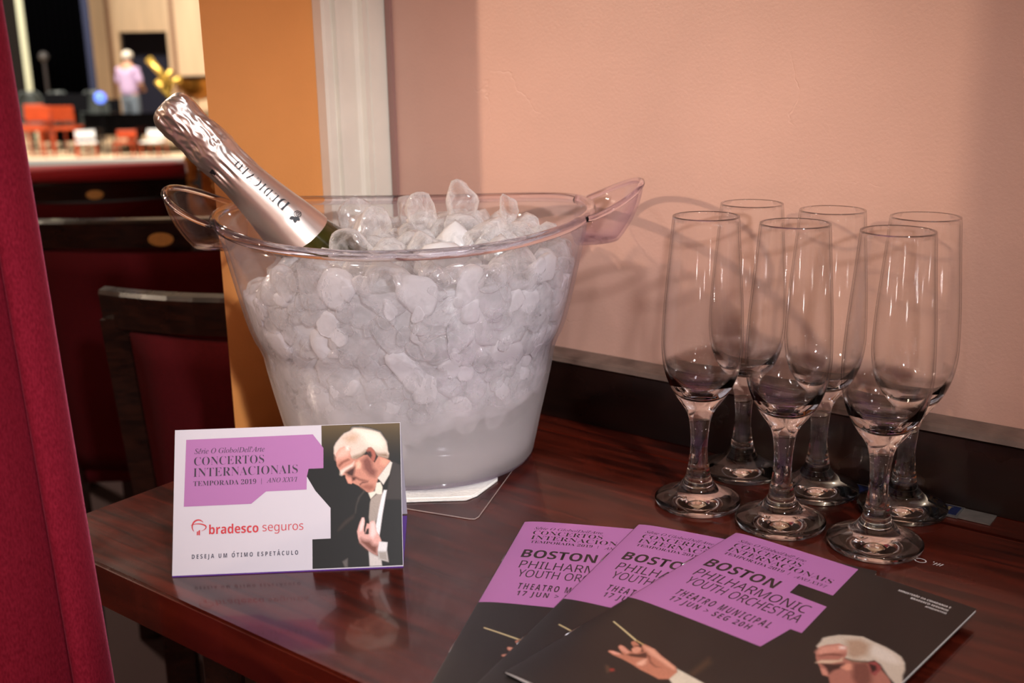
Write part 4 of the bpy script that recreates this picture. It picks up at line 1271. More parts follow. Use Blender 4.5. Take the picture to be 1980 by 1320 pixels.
# back panel of the tent and the strip folded under it
bm = bmesh.new()
top = cup * CARD_H - cnrm * 0.0004
bk = cback * (2 * CARD_H * math.cos(LEAN))
q = [top + ce * 0, top + ce * CARD_W, bk + ce * CARD_W, bk]
a = [bm.verts.new(p) for p in q]; b_ = [bm.verts.new(p - cback * 0.0004) for p in q]
bm.faces.new(a); bm.faces.new(b_[::-1])
for i in range(4):
    bm.faces.new((a[i], b_[i], b_[(i + 1) % 4], a[(i + 1) % 4]))
bm_obj('back_panel', bm, M_CARDW, card)
bm = bmesh.new()
q = [ce * 0.0002 - cback * 0.0008, ce * CARD_W - cback * 0.0008, ce * CARD_W + bk * 0.96, ce * 0.0002 + bk * 0.96]
prism(bm, [(p.x, p.y) for p in q], -0.0005, -0.0001)
bm_obj('base_flap', bm, M_VIOLET, card)

# ------------------------------------------------------------------ programmes
BW, BH, BT_ = 148.0, 210.0, 1.9
M_COVER = ink_material('satin_cover_print', 0.34, 0.15)
M_PINK = mat('pink_cover_print', (186, 116, 176), 0.40, spec=0.45)
M_PAGES = mat('white_page_edges', (226, 222, 218), 0.6)
M_STAPLE = mat('steel_staple_wire', (190, 190, 195), 0.25, metal=1.0)
def bulge(u):
    return BT_ * (0.35 + 0.65 * (1 - math.exp(-max(u, 0) / 7.0))) + 0.7 * math.sin(PI * min(max(u / BW, 0), 1)) ** 1.0
def bplace(h):
    def f(u, v):
        return Vector((u / 1000, -v / 1000, (bulge(u) + h) / 1000))
    return f
def make_programme(label, loc, rz):
    t = thing('concert_programme', label, 'programme', loc, (0, 0, rz), 'concert programmes fanned out on the table')
    bm = bmesh.new()
    bm.verts.layers.float_color.new('print_ink')
    pts, fcs, cols = ink_grid(bplace(0.0), 0, BW, 0, BH, 0.5, COVER_PHOTO, (36, 30, 28), '')
    add_ink_mesh(bm, pts, fcs, cols, 0)
    # pink block, in strips so that it follows the bend of the cover
    poly = [(0.0, 0.0), (80.8, 0.0), (84.5, 38.1), (64.0, 38.1), (65.2, 50.5), (87.9, 51.6), (91.2, 85.0), (85.0, 85.2), (82.2, 110.4), (0.0, 110.0)]
    b2 = bmesh.new()
    b2.faces.new([b2.verts.new((u, v, 0)) for u, v in poly])
    for x in list(np.arange(1, 20, 1.5)) + list(np.arange(20, 92, 4.0)):
        bmesh.ops.bisect_plane(b2, geom=b2.verts[:] + b2.edges[:] + b2.faces[:], plane_co=(x, 0, 0), plane_no=(1, 0, 0))
    pp = bplace(0.06)
    for f in b2.faces:
        q = bm.faces.new([bm.verts.new(pp(v.co.x, v.co.y)) for v in f.verts]); q.material_index = 1
    b2.free()
    p = bplace(0.13)
    fit_text(bm, serif_it("Serie O Globo/Dell'Arte"), (9.0, 8.3, 53.5, 12.2), p, 2, offset=0.0)
    flat_poly(bm, [(12.9, 8.3), (13.7, 8.3), (12.8, 9.3), (12.4, 9.3)], p, 2)
    fit_text(bm, serif_b('CONCERTOS'), (9.6, 14.0, 54.4, 19.6), p, 2, offset=-0.013)
    fit_text(bm, serif_b('INTERNACIONAIS'), (10.0, 21.2, 77.2, 26.9), p, 2, offset=-0.013)
    fit_text(bm, serif_b('TEMPORADA 2019'), (11.0, 28.7, 50.4, 32.2), p, 2, offset=-0.006)
    ribbon(bm, [(53.8, 28.7), (53.8, 32.8)], [0.25, 0.25], p, 2)
    fit_text(bm, serif_it('ANO XXVI'), (57.9, 29.6, 77.4, 33.2), p, 2)
    fit_text(bm, sans_b('BOSTON'), (9.9, 41.6, 56.0, 52.6), p, 2)
    fit_text(bm, sans_r('PHILHARMONIC'), (12.0, 56.8, 82.6, 66.4), p, 2, offset=0.0)
    fit_text(bm, sans_r('YOUTH ORCHESTRA'), (13.6, 68.4, 84.4, 77.8), p, 2, offset=0.0)
    fit_text(bm, sans_b('THEATRO MUNICIPAL'), (17.6, 85.4, 75.8, 92.6), p, 2, offset=0.0, spacing=1.45)
    fit_text(bm, sans_b('17 JUN > SEG 20H'), (19.0, 94.6, 68.8, 101.8), p, 2, offset=0.0, spacing=1.35)
    fit_text(bm, sans_b('MINISTERIO DA CIDADANIA E'), (108.6, 7.6, 137.4, 9.6), p, 3)
    flat_poly(bm, [(118.4, 6.8), (118.9, 6.8), (118.4, 7.4), (118.1, 7.4)], p, 3)
    fit_text(bm, sans_b('BRADESCO SEGUROS'), (117.2, 11.4, 137.6, 13.4), p, 3)
    fit_text(bm, sans_b('APRESENTAM'), (126.6, 15.2, 138.0, 17.0), p, 3)
    bm_obj('front_cover', bm, [M_COVER, M_PINK, M_INKGREY, M_WHITEINK], t, smooth=True, normals=False)
    # pages: block under the cover, following the same bend
    bm = bmesh.new()
    us = [0.15] + list(np.arange(2, 30, 2.0)) + list(np.arange(30, BW, 8.0)) + [BW - 0.5]
    rows = []
    for v in (0.3, BH - 0.3):
        rows.append(([bm.verts.new((u / 1000, -v / 1000, (bulge(u) - 0.12) / 1000)) for u in us], [bm.verts.new((u / 1000, -v / 1000, 0.00012)) for u in us]))
    (t0, b0), (t1, b1) = rows
    for i in range(len(us) - 1):
        bm.faces.new((t0[i], t0[i + 1], t1[i + 1], t1[i]))
        bm.faces.new((b0[i], b1[i], b1[i + 1], b0[i + 1]))
        bm.faces.new((t0[i], b0[i], b0[i + 1], t0[i + 1]))
        bm.faces.new((t1[i], t1[i + 1], b1[i + 1], b1[i]))
    bm.faces.new((t0[0], t1[0], b1[0], b0[0])); bm.faces.new((t0[-1], b0[-1], b1[-1], t1[-1]))
    bm_obj('pages', bm, M_PAGES, t)
    # back cover wraps the spine
    bm = bmesh.new()
    prof = [(BW, 0.0), (0.0, 0.0), (-0.35, 0.2), (-0.35, 0.5), (0.0, bulge(0) - 0.02), (0.0, bulge(0) - 0.1), (-0.15, 0.45), (-0.1, 0.11), (BW, 0.10)]
    A = [bm.verts.new((x / 1000, 0, z / 1000)) for x, z in prof]; B = [bm.verts.new((x / 1000, -BH / 1000, z / 1000)) for x, z in prof]
    n = len(A)
    for i in range(n):
        bm.faces.new((A[i], A[(i + 1) % n], B[(i + 1) % n], B[i]))
    bm.faces.new(A); bm.faces.new(B[::-1])
    bm_obj('back_cover', bm, mat('dark_cover_print', (38, 32, 30), 0.35), t)
    for v in (52, 158):
        bm = bmesh.new()
        tube(bm, [(-0.00045, -(v - 6) / 1000, 0.0005), (-0.00055, -v / 1000, 0.0005), (-0.00045, -(v + 6) / 1000, 0.0005)], 0.00028, 8)
        bm_obj('staple', bm, M_STAPLE, t, smooth=True)
    return t
pr0 = make_programme('pink and black concert programme at the bottom of the fan, closest to the tent card', (0.0065, 0.6575, TT + 0.0003), math.radians(-14.5))
for loc, a, lab in (((0.0795, 0.6445, TT + 0.0031), -28.9, 'pink and black concert programme in the middle of the fanned pile'),
                    ((0.1376, 0.6235, TT + 0.0060), -43.2, 'pink and black concert programme on top of the fan, showing the white haired man')):
    c = copy_tree(pr0)
    c.location = loc; c.rotation_euler = (0, 0, math.radians(a)); c['label'] = lab

# ------------------------------------------------------------------ napkin and plastic sheet under the bucket
M_NAPKIN = mat('white_paper_napkin', (244, 240, 234), 0.85, noise_amt=0.04, bump=0.5, bump_scale=350)
nap = thing('paper_napkin', 'folded white paper napkin with bent corner sticking out under the ice bucket', 'napkin', (0, 0, TT))
def sheet(name, outline, z0, thick, m, parent, wav=0.0, inner=None):
    bm = bmesh.new()
    vs = prism(bm, outline, z0, z0 + thick)
    return bm_obj(name, bm, m, parent)
sheet('lower_fold', [(-0.150, 0.842), (-0.155, 0.700), (-0.100, 0.6945), (-0.074, 0.6935), (-0.055, 0.6945), (-0.0335, 0.6950), (-0.026, 0.7020), (-0.012, 0.7290), (-0.010, 0.842)], 0.0007, 0.0006, M_NAPKIN, nap)
sheet('upper_fold', [(-0.148, 0.840), (-0.150, 0.704), (-0.098, 0.6985), (-0.052, 0.6985), (-0.030, 0.7000), (-0.020, 0.716), (-0.0125, 0.7300), (-0.012, 0.840)], 0.00135, 0.0006, M_NAPKIN, nap)
M_SHEET = acrylic('clear_thin_film', (0.985, 0.98, 0.98), (0.9, 0.88, 0.88), 0)
film = thing('plastic_sleeve', 'thin clear plastic sleeve lying on the table under the napkin', 'plastic sleeve', (0, 0, TT))
fo = [(-0.0300, 0.6648), (-0.0265, 0.6645), (-0.0240, 0.6680), (0.010, 0.790), (-0.10, 0.830), (-0.170, 0.735), (-0.160, 0.7200)]
sheet('film', fo, 0.0002, 0.0004, M_SHEET, film)
bm = bmesh.new()
tube(bm, [(x, y, 0.0004) for x, y in fo], 0.00045, 6, closed=True)
bm_obj('welded_edge', bm, mat('milky_plastic_edge', (150, 130, 124), 0.3), film, smooth=True)

# ------------------------------------------------------------------ curtain
M_VELVET, nt, b, out = new_mat('crimson_velvet')
tc = nt.nodes.new('ShaderNodeTexCoord')
mp = nt.nodes.new('ShaderNodeMapping'); mp.inputs['Scale'].default_value = (700, 700, 260)
nt.links.new(tc.outputs['Object'], mp.inputs[0])
n = nt.nodes.new('ShaderNodeTexNoise'); n.inputs['Scale'].default_value = 1.6; n.inputs['Detail'].default_value = 4
nt.links.new(mp.outputs[0], n.inputs['Vector'])
r = nt.nodes.new('ShaderNodeValToRGB')
r.color_ramp.elements[0].position = 0.3; r.color_ramp.elements[1].position = 0.75
r.color_ramp.elements[0].color = lin((120, 19, 37)) + (1,)
r.color_ramp.elements[1].color = lin((158, 36, 58)) + (1,)
nt.links.new(n.outputs['Fac'], r.inputs[0]); nt.links.new(r.outputs[0], b.inputs['Base Color'])
b.inputs['Roughness'].default_value = 0.9
b.inputs['Specular IOR Level'].default_value = 0.1
b.inputs['Sheen Weight'].default_value = 0.7
b.inputs['Sheen Roughness'].default_value = 0.3
b.inputs['Sheen Tint'].default_value = lin((225, 110, 140)) + (1,)
bp = nt.nodes.new('ShaderNodeBump'); bp.inputs['Strength'].default_value = 0.4; bp.inputs['Distance'].default_value = 0.0008
nt.links.new(n.outputs['Fac'], bp.inputs['Height']); nt.links.new(bp.outputs[0], b.inputs['Normal'])
plan = [(-0.250, 0.574), (-0.242, 0.572), (-0.2365, 0.563), (-0.2372, 0.552), (-0.2412, 0.546), (-0.2462, 0.5455), (-0.2500, 0.5515), (-0.2518, 0.543),
        (-0.2560, 0.528), (-0.2650, 0.516), (-0.2790, 0.511), (-0.2930, 0.512), (-0.3010, 0.520), (-0.3060, 0.506), (-0.3160, 0.486), (-0.3300, 0.466), (-0.350, 0.458),
        (-0.3650, 0.462), (-0.370, 0.446), (-0.380, 0.420), (-0.398, 0.404), (-0.412, 0.410)]
pl = [(v.x, v.y) for v in catmull([(x, y, 0) for x, y in plan], 5)]
bm = bmesh.new()
rows = []
for z in np.linspace(0.004, 2.3, 60):
    row = []
    for i, (x, y) in enumerate(pl):
        k = i / len(pl)
        w = 0.004 * math.sin(z * 3.1 + k * 9) * min(1, k * 5) + 0.0012 * math.sin(z * 11 + k * 20) * min(1, k * 6)
        dx = 0.0025 * math.sin(z * 5.0 + 1.0) * min(1, 0.3 + k * 3) * 0.4
        row.append(bm.verts.new((x + dx - 0.037 * (z - TT + 0.05), y + w, z)))
    rows.append(row)
for A, B in zip(rows[:-1], rows[1:]):
    for k in range(len(A) - 1):
        bm.faces.new((A[k], A[k + 1], B[k + 1], B[k]))
cur = bm_obj('velvet_curtain', bm, M_VELVET, None, True)
md = cur.modifiers.new('thickness', 'SOLIDIFY'); md.thickness = 0.003; md.offset = 0
tag(cur, 'crimson velvet curtain hanging in folds beside the table end', 'curtain')
# ------------------------------------------------------------------ box chairs
M_PLAQUE = mat('brass_number_plaque', (176, 130, 66), 0.35, metal=0.55, noise_amt=0.1, noise_scale=300)
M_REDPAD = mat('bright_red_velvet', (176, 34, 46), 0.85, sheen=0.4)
def make_chair(label, loc, rz, height=0.885, width=0.42, plaque=True, pad=False, sag=0.07):
    """chair seen from behind: local +y is the way the sitter faces"""
    t = thing('theatre_chair', label, 'chair', loc, (0, 0, rz), 'theatre box chairs')
    w = width / 2
    def P(x, z, d=0.0):
        # back reclines towards the viewer (-y) above the seat, with a curved plan
        rec = -0.20 * max(0, z - 0.44)
        cur = sag * (1 - (x / w) ** 2)
        return Vector((x, rec - cur * (z > 0.4) * min(1, (z - 0.4) / 0.2) + d, z))
    bm = bmesh.new()
    # top rail, curved
    N = 14
    sec = [(-0.013, -0.040), (-0.013, -0.004), (-0.009, 0.0), (0.011, 0.0), (0.013, -0.004), (0.013, -0.040)]
    rows = []
    for i in range(N + 1):
        x = -w + width * i / N
        zt = height + 0.006 * (1 - (x / w) ** 2)
        rows.append([bm.verts.new(P(x, zt + dz, dy)) for dy, dz in sec])
    for A, B in zip(rows[:-1], rows[1:]):
        for k in range(len(A)):
            bm.faces.new((A[k], A[(k + 1) % len(A)], B[(k + 1) % len(A)], B[k]))
    bm.faces.new(rows[0]); bm.faces.new(rows[-1][::-1])
    bm_obj('top_rail', bm, M_DARKWOOD, t, normals=True)
    if pad:
        bm = bmesh.new()
        rows = []
        for i in range(N + 1):
            x = -w + width * i / N
            zt = height + 0.006 * (1 - (x / w) ** 2)
            rows.append([bm.verts.new(P(x, zt + dz, dy)) for dy, dz in ((-0.014, 0.0006), (-0.018, 0.016), (-0.008, 0.030), (0.015, 0.034), (0.034, 0.020), (0.030, 0.0006))])
        for A, B in zip(rows[:-1], rows[1:]):
            for k in range(len(A)):
                bm.faces.new((A[k], A[(k + 1) % len(A)], B[(k + 1) % len(A)], B[k]))
        bm.faces.new(rows[0]); bm.faces.new(rows[-1][::-1])
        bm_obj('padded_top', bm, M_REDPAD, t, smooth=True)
    for s in (-1, 1):
        bm = bmesh.new()
        zs = np.linspace(0.0, height - 0.030, 10)
        rr = []
        for z in zs:
            c = P(s * (w - 0.019), z)
            if z < 0.44: c.y = -0.03 * (0.44 - z)
            rr.append([bm.verts.new(c + Vector((dx, dy, 0))) for dx, dy in ((-0.018, -0.0100), (0.018, -0.0100), (0.018, 0.0100), (-0.018, 0.0100))])
        for A, B in zip(rr[:-1], rr[1:]):
            for k in range(4):
                bm.faces.new((A[k], A[(k + 1) % 4], B[(k + 1) % 4], B[k]))
        bm.faces.new(rr[0][::-1]); bm.faces.new(rr[-1])
        bm_obj('back_post', bm, M_DARKWOOD, t)
        bm = bmesh.new()
        box(bm, (s * (w - 0.02), 0.27, 0.21), (0.034, 0.034, 0.42), None, 0.003)
        bm_obj('front_leg', bm, M_DARKWOOD, t)
    bm = bmesh.new()
    rows = []
    for z in np.linspace(0.46, height - 0.0405, 12):
        rows.append([bm.verts.new(P((-w + 0.0375) + (width - 0.075) * i / 10, z, -0.006 - 0.012 * math.sin(PI * i / 10))) for i in range(11)])
    for A, B in zip(rows[:-1], rows[1:]):
        for k in range(10):
            bm.faces.new((A[k], A[k + 1], B[k + 1], B[k]))
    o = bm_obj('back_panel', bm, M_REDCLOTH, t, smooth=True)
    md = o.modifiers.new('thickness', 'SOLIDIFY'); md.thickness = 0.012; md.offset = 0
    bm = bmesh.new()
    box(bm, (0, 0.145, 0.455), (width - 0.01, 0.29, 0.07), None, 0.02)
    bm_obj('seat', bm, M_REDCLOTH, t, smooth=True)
    if plaque:
        bm = bmesh.new()
        n_ = 28
        c = P(0, height - 0.0215, -0.0138)
        A = [bm.verts.new(c + Vector((0.0172 * math.cos(2 * PI * k / n_), 0, 0.0093 * math.sin(2 * PI * k / n_)))) for k in range(n_)]
        B = [bm.verts.new(v.co + Vector((0, -0.0015, 0))) for v in A]
        bm.faces.new(A); bm.faces.new(B[::-1])
        for k in range(n_):
            bm.faces.new((A[k], A[(k + 1) % n_], B[(k + 1) % n_], B[k]))
        bm_obj('number_plaque', bm, M_PLAQUE, t)
    return t
ch1 = make_chair('nearest dark wooden theatre chair with worn top rail and no plaque, by the orange pier', (-0.232, 1.205, 0), math.radians(2), 0.846, 0.40, plaque=False, sag=0.085)
ch2 = make_chair('middle dark wooden theatre chair with brass oval plaque above crimson back', (-0.482, 1.625, 0), math.radians(2), 0.860, 0.47, sag=0.06)
ch3 = make_chair('farthest theatre chair with red padded top and small brass oval plaque', (-0.895, 2.42, 0), math.radians(12), 0.826, 0.36, pad=True)

# low stool tucked under the table
st = thing('stool', 'low dark stool with red cushion pushed in under the table end', 'stool', (-0.205, 0.700, 0), (0, 0, -0.65))
bm = bmesh.new()
box(bm, (0, 0, 0.555), (0.20, 0.15, 0.04), None, 0.012)
bm_obj('cushion', bm, M_REDCLOTH, st, smooth=True)
bm = bmesh.new()
box(bm, (0, 0, 0.515), (0.205, 0.155, 0.0395), None, 0.004)
bm_obj('seat_frame', bm, M_DARKWOOD, st)
for sx in (-1, 1):
    for sy in (-1, 1):
        bm = bmesh.new()
        box(bm, (sx * 0.085, sy * 0.06, 0.2475), (0.028, 0.028, 0.495), None, 0.003)
        bm_obj('leg', bm, M_DARKWOOD, st)

# gilded ornament beside the farthest chair
M_GILT = mat('aged_gilding', (206, 142, 72), 0.45, metal=0.2, noise_amt=0.25, noise_scale=40)
gil = thing('gilded_bracket', 'gilded scroll bracket on the box ledge beside the farthest chair', 'ornament', (-0.655, 2.62, 0))
bm = bmesh.new()
sp = [(0.0 + 0.012 * t * math.cos(t), 0, 0.80 + 0.012 * t * math.sin(t)) for t in np.linspace(1.0, 11, 60)]
tube(bm, sp, [0.018 + 0.002 * (i / 59) for i in range(60)], 10)
bm_obj('scroll', bm, M_GILT, gil, smooth=True)
bm = bmesh.new()
box(bm, (0.02, 0.035, 0.44), (0.22, 0.03, 0.88), None, 0.006)
bm_obj('panel', bm, M_GILT, gil)

# ------------------------------------------------------------------ the stage, far across the hall
SF = -0.42
M_STAGE = mat('pale_stage_boards', (238, 208, 172), 0.5, noise_amt=0.12, noise_scale=6)
M_PANEL = mat('pale_wood_panelling', (226, 196, 162), 0.6, noise_amt=0.12, noise_scale=1.4, stretch=(3, 3, 0.4))
M_GROOVE = mat('brown_panel_joint', (150, 112, 88), 0.7)
M_BLACK = mat('black_stage_cloth', (14, 14, 17), 0.95, spec=0.05)
M_NAVYC = mat('navy_curtain_edge', (40, 46, 74), 0.9)
M_LACQ = mat('black_piano_lacquer', (8, 7, 8), 0.12, coat=0.6)
M_WHITE = mat('white_cloth', (235, 235, 236), 0.8)
M_ORANGEWOOD = mat('orange_varnished_wood', (190, 74, 36), 0.4, coat=0.3, noise_amt=0.15, noise_scale=20)
M_GREY = mat('grey_plastic_shell', (72, 78, 78), 0.4)
M_BRASS = mat('bright_brass', (232, 190, 88), 0.25, metal=0.6)
M_COPPER = mat('copper_bowl', (168, 112, 44), 0.3, metal=0.7)
bm = bmesh.new(); box(bm, (-6.0, 20.25, SF - 0.2), (12, 7.5, 0.4))
structure(bm_obj('stage_floor', bm, M_STAGE), 'brightly lit pale stage floor beyond the theatre chairs', 'floor')
bm = bmesh.new(); box(bm, (-6.0, 16.47, SF - 0.04), (12, 0.055, 0.17), None, 0.01)
structure(bm_obj('trim_3', bm, mat('white_stage_edge', (226, 224, 222), 0.6)), 'white front edge of the stage', 'trim')
bm = bmesh.new(); box(bm, (-6.0, 16.46, SF - 1.7), (12, 0.04, 3.0))
structure(bm_obj('wall_front', bm, mat('dark_stage_front', (28, 12, 12), 0.9)), 'dark front of the stage', 'wall')
bm = bmesh.new()
for x0, x1, z0, z1 in ((-9.4, -7.90, SF, 4.6), (-6.92, -3.2, SF, 4.6), (-7.90, -6.92, 1.585, 4.6)):
    box(bm, ((x0 + x1) / 2, 23.05, (z0 + z1) / 2), (x1 - x0, 0.1, z1 - z0))
structure(bm_obj('wall_back', bm, M_PANEL), 'pale wooden panelled wall at the back of the stage', 'wall')
for i, x in enumerate((-8.08, -6.79)):
    bm = bmesh.new(); box(bm, (x, 22.98, 2.6), (0.09, 0.035, 2.0 if i else 4.0)) if False else box(bm, (x, 22.98, 2.0), (0.08, 0.035, 4.7))
    structure(bm_obj('trim_%d' % (4 + i), bm, M_GROOVE), ('brown upright joint strip left of the stage doorway', 'brown upright joint strip right of the stage doorway')[i], 'trim')
bm = bmesh.new(); box(bm, (-7.41, 23.9, 0.6), (1.4, 0.05, 2.3))
structure(bm_obj('door_1', bm, mat('dark_blue_doorway', (30, 32, 56), 0.7)), 'dark blue doorway in the panelled stage wall', 'door')
def thing_mesh(name, bm, m, label, cat, group=None, smooth=False):
    o = bm_obj(name, bm, m, None, smooth)
    return tag(o, label, cat, group)
# black side curtain with its navy edge
bm = bmesh.new()
pl = [(-8.75 + i * 0.0178, 20.6 + 0.06 * math.sin(i * 0.9)) for i in range(60)]
rows = [[bm.verts.new((x + (0.045 * (3.0 - z) - 0.14) * 0.0, y, z)) for x, y in pl] for z in (SF + 0.01, 1.5, 5.0)]
for A, B in zip(rows[:-1], rows[1:]):
    for k in range(len(A) - 1):
        bm.faces.new((A[k], A[k + 1], B[k + 1], B[k]))
sc_ = thing('stage_curtain', 'tall black stage curtain with navy edge', 'curtain')
o = bm_obj('drape', bm, mat('deep_black_velour', (3, 3, 4), 1.0, spec=0.0), sc_, True)
md = o.modifiers.new('thickness', 'SOLIDIFY'); md.thickness = 0.02
bm = bmesh.new(); box(bm, (-7.63, 20.6, 2.29), (0.13, 0.06, 5.4), None, 0.02)
bm_obj('edge_strip', bm, M_NAVYC, sc_)
bm = bmesh.new(); box(bm, (-8.86, 20.75, 2.2), (0.14, 0.05, 5.2), None, 0.01)
thing_mesh('stage_flat', bm, mat('pale_green_flat', (214, 216, 188), 0.7), 'narrow pale upright stage flat beside the black curtain', 'stage flat')
# piano
pn = thing('grand_piano', 'black grand piano standing across the stage', 'piano', (-5.86, 18.4, SF))
bm = bmesh.new()
out_ = [(-0.92, -0.7), (0.95, -0.7), (0.95, 0.1), (0.6, 0.45), (0.1, 0.55), (-0.4, 0.9), (-0.92, 0.9)]
prism(bm, out_, 0.30, 0.62)
bm_obj('case', bm, M_LACQ, pn)
bm = bmesh.new(); prism(bm, [(x * 1.02, y * 1.02) for x, y in out_], 0.622, 0.645)
bm_obj('lid', bm, M_LACQ, pn)
for x, y in ((-0.8, -0.5), (0.8, -0.5), (-0.65, 0.7)):
    bm = bmesh.new(); bmesh.ops.create_cone(bm, cap_ends=True, segments=12, radius1=0.035, radius2=0.07, depth=0.298, matrix=Matrix.Translation((x, y, 0.15)))
    bm_obj('leg', bm, M_LACQ, pn)
# orchestra chairs
def orch_chair(label, loc, rz, m):
    t = thing('orchestra_chair', label, 'chair', loc, (0, 0, rz), 'orchestra chairs on the stage')
    bm = bmesh.new(); box(bm, (0, 0, 0.43), (0.40, 0.40, 0.05), None, 0.015); bm_obj('seat', bm, m, t)
    bm = bmesh.new(); box(bm, (0, 0.19, 0.66), (0.38, 0.03, 0.24), Matrix.Rotation(-0.15, 3, 'X'), 0.012); bm_obj('backrest', bm, m, t)
    for sx in (-1, 1):
        bm = bmesh.new(); tube(bm, [(sx * 0.175, -0.175, 0.0), (sx * 0.17, -0.17, 0.404)], 0.016, 8); bm_obj('leg', bm, m, t)
        bm = bmesh.new(); tube(bm, [(sx * 0.18, 0.24, 0.0), (sx * 0.17, 0.17, 0.404), (sx * 0.17, 0.205, 0.545)], 0.016, 8); bm_obj('leg', bm, m, t)
    return t
OC = [(-7.48, 17.5, 0.05, 'orange wooden orchestra chair closest to the velvet curtain'), (-7.03, 17.75, 3.05, 'orange wooden orchestra chair in front of the music stands'),
      (-6.62, 17.3, 0.4, 'low white covered seat in front of the near end of the piano'), (-5.98, 17.2, 0.1, 'low orange wooden seat in front of the black piano'),
      (-5.56, 17.25, -0.1, 'low white covered seat close to the foil bottle top'), (-7.86, 18.3, 0.0, 'orange wooden chair behind the two front orchestra chairs')]
oc0 = orch_chair(OC[0][3], (OC[0][0], OC[0][1], SF), OC[0][2], M_ORANGEWOOD)
for x, y, a, lab in OC[1:]:
    c = copy_tree(oc0); c.location = (x, y, SF); c.rotation_euler = (0, 0, a); c['label'] = lab
    if 'low' in lab: c.scale = (0.78, 0.8, 0.52)
    if 'white' in lab:
        for k in c.children:
            if k.name.startswith(('seat', 'backrest')):
                k.data = k.data.copy(); k.data.materials[0] = M_WHITE
# kettle drums / rounded grey shells
def drum(label, loc, r, h, m, cat='drum', name='kettle_drum', grp=None):
    t = thing(name, label, cat, loc, group=grp)
    bm = bmesh.new()
    lathe(bm, [(0, h - r), (r * 0.55, h - r * 0.85), (r * 0.9, h - r * 0.45), (r, h - 0.03), (r, h), (0, h)], 28)
    bm_obj('bowl', bm, m, t, True)
    bm = bmesh.new()
    lathe(bm, [(0, h + 0.012), (r * 1.03, h + 0.012), (r * 1.03, h - 0.03), (r * 1.0, h - 0.03)], 28)
    bm_obj('drum_head', bm, M_BLACK, t)
    for k in range(3):
        a = k * 2.1
        bm = bmesh.new(); tube(bm, [(r * 0.8 * math.cos(a), r * 0.8 * math.sin(a), 0.0), (r * 0.6 * math.cos(a), r * 0.6 * math.sin(a), h - r * 0.75)], 0.02, 6)
        bm_obj('leg', bm, M_BLACK, t)
    return t
def shell_seat(label, loc, rz):
    t = thing('shell_chair', label, 'chair', loc, (0, 0, rz), 'grey rounded chairs at the back of the stage')
    bm = bmesh.new()
    rows = []
    for j in range(9):
        z = 0.45 + 0.52 * j / 8
        hw = 0.25 * math.sqrt(max(0.05, 1 - (j / 8.6) ** 4))
        rows.append([bm.verts.new((hw * math.cos(PI * k / 12), -0.10 + 0.16 * math.sin(PI * k / 12), z)) for k in range(13)])
    for A, B in zip(rows[:-1], rows[1:]):
        for k in range(12):
            bm.faces.new((A[k], A[k + 1], B[k + 1], B[k]))
    o = bm_obj('back_shell', bm, M_GREY, t, True)
    md = o.modifiers.new('thickness', 'SOLIDIFY'); md.thickness = 0.025
    bm = bmesh.new(); box(bm, (0, -0.12, 0.43), (0.46, 0.42, 0.06), None, 0.02); bm_obj('seat', bm, M_GREY, t)
    bm = bmesh.new(); tube(bm, [(0, -0.1, 0.0), (0, -0.1, 0.40)], 0.03, 8); bm_obj('leg', bm, M_BLACK, t)
    return t
s0 = shell_seat('grey rounded shell chair beside the velvet curtain edge', (-8.22, 19.2, SF), 0.2)
for x, y, a, lab in ((-7.64, 19.0, -0.1, 'wide grey shell chair in the middle of the stage chairs'), (-7.08, 19.1, 0.2, 'grey shell chair nearest the panelled wall')):
    c = copy_tree(s0); c.location = (x, y, SF); c.rotation_euler = (0, 0, a); c['label'] = lab
def music_stand(label, loc, rz, m=M_BLACK):
    t = thing('music_stand', label, 'music stand', loc, (0, 0, rz), 'music stands')
    bm = bmesh.new(); box(bm, (0, 0, 0.80), (0.46, 0.02, 0.30), Matrix.Rotation(-0.35, 3, 'X'), 0.006); bm_obj('desk', bm, m, t)
    bm = bmesh.new(); tube(bm, [(0, 0.02, 0.05), (0, 0.02, 0.70)], 0.014, 8); bm_obj('pole', bm, M_BLACK, t)
    for k in range(3):
        bm = bmesh.new(); tube(bm, [(0, 0.02, 0.10), (0.2 * math.cos(k * 2.1), 0.02 + 0.2 * math.sin(k * 2.1), 0.01)], 0.01, 6); bm_obj('foot', bm, M_BLACK, t)
    return t
ms = music_stand('black music stand behind the orange chairs, nearest the piano', (-7.10, 18.2, SF), 0.2)
c = copy_tree(ms); c.location = (-7.45, 18.45, SF); c['label'] = 'black music stand between the orange chairs and shell chairs'
c = copy_tree(ms); c.location = (-6.98, 19.55, SF); c.scale = (0.7, 0.7, 0.85); c['label'] = 'black music stand beside the person in lilac, towards the black curtain'
bm = bmesh.new(); bmesh.ops.create_uvsphere(bm, u_segments=14, v_segments=8, radius=0.09, matrix=Matrix.Translation((-6.40, 17.5, 0.48)))
bl, nt, b, out = new_mat('blue_lamp_glow')
b.inputs['Base Color'].default_value = (0.05, 0.1, 0.6, 1); b.inputs['Emission Color'].default_value = (0.15, 0.28, 1, 1); b.inputs['Emission Strength'].default_value = 1.6
lampo = thing('stage_lamp_unit', 'small glowing blue stage lamp on a thin stand in front of the piano', 'lamp')
bm_obj('lamp_globe', bm, bl, lampo, True)
bm = bmesh.new(); tube(bm, [(-6.40, 17.5, SF), (-6.40, 17.5, 0.395)], 0.012, 6); bm_obj('pole', bm, M_BLACK, lampo)
bm = bmesh.new(); tube(bm, [(-8.32, 20.2, SF), (-8.32, 20.2, 1.05)], 0.03, 8)
pst = thing('lighting_stand', 'dim tall stand in front of the black stage curtain', 'stand'); bm_obj('pole', bm, mat('dim_grey_metal', (52, 46, 46), 0.5), pst)
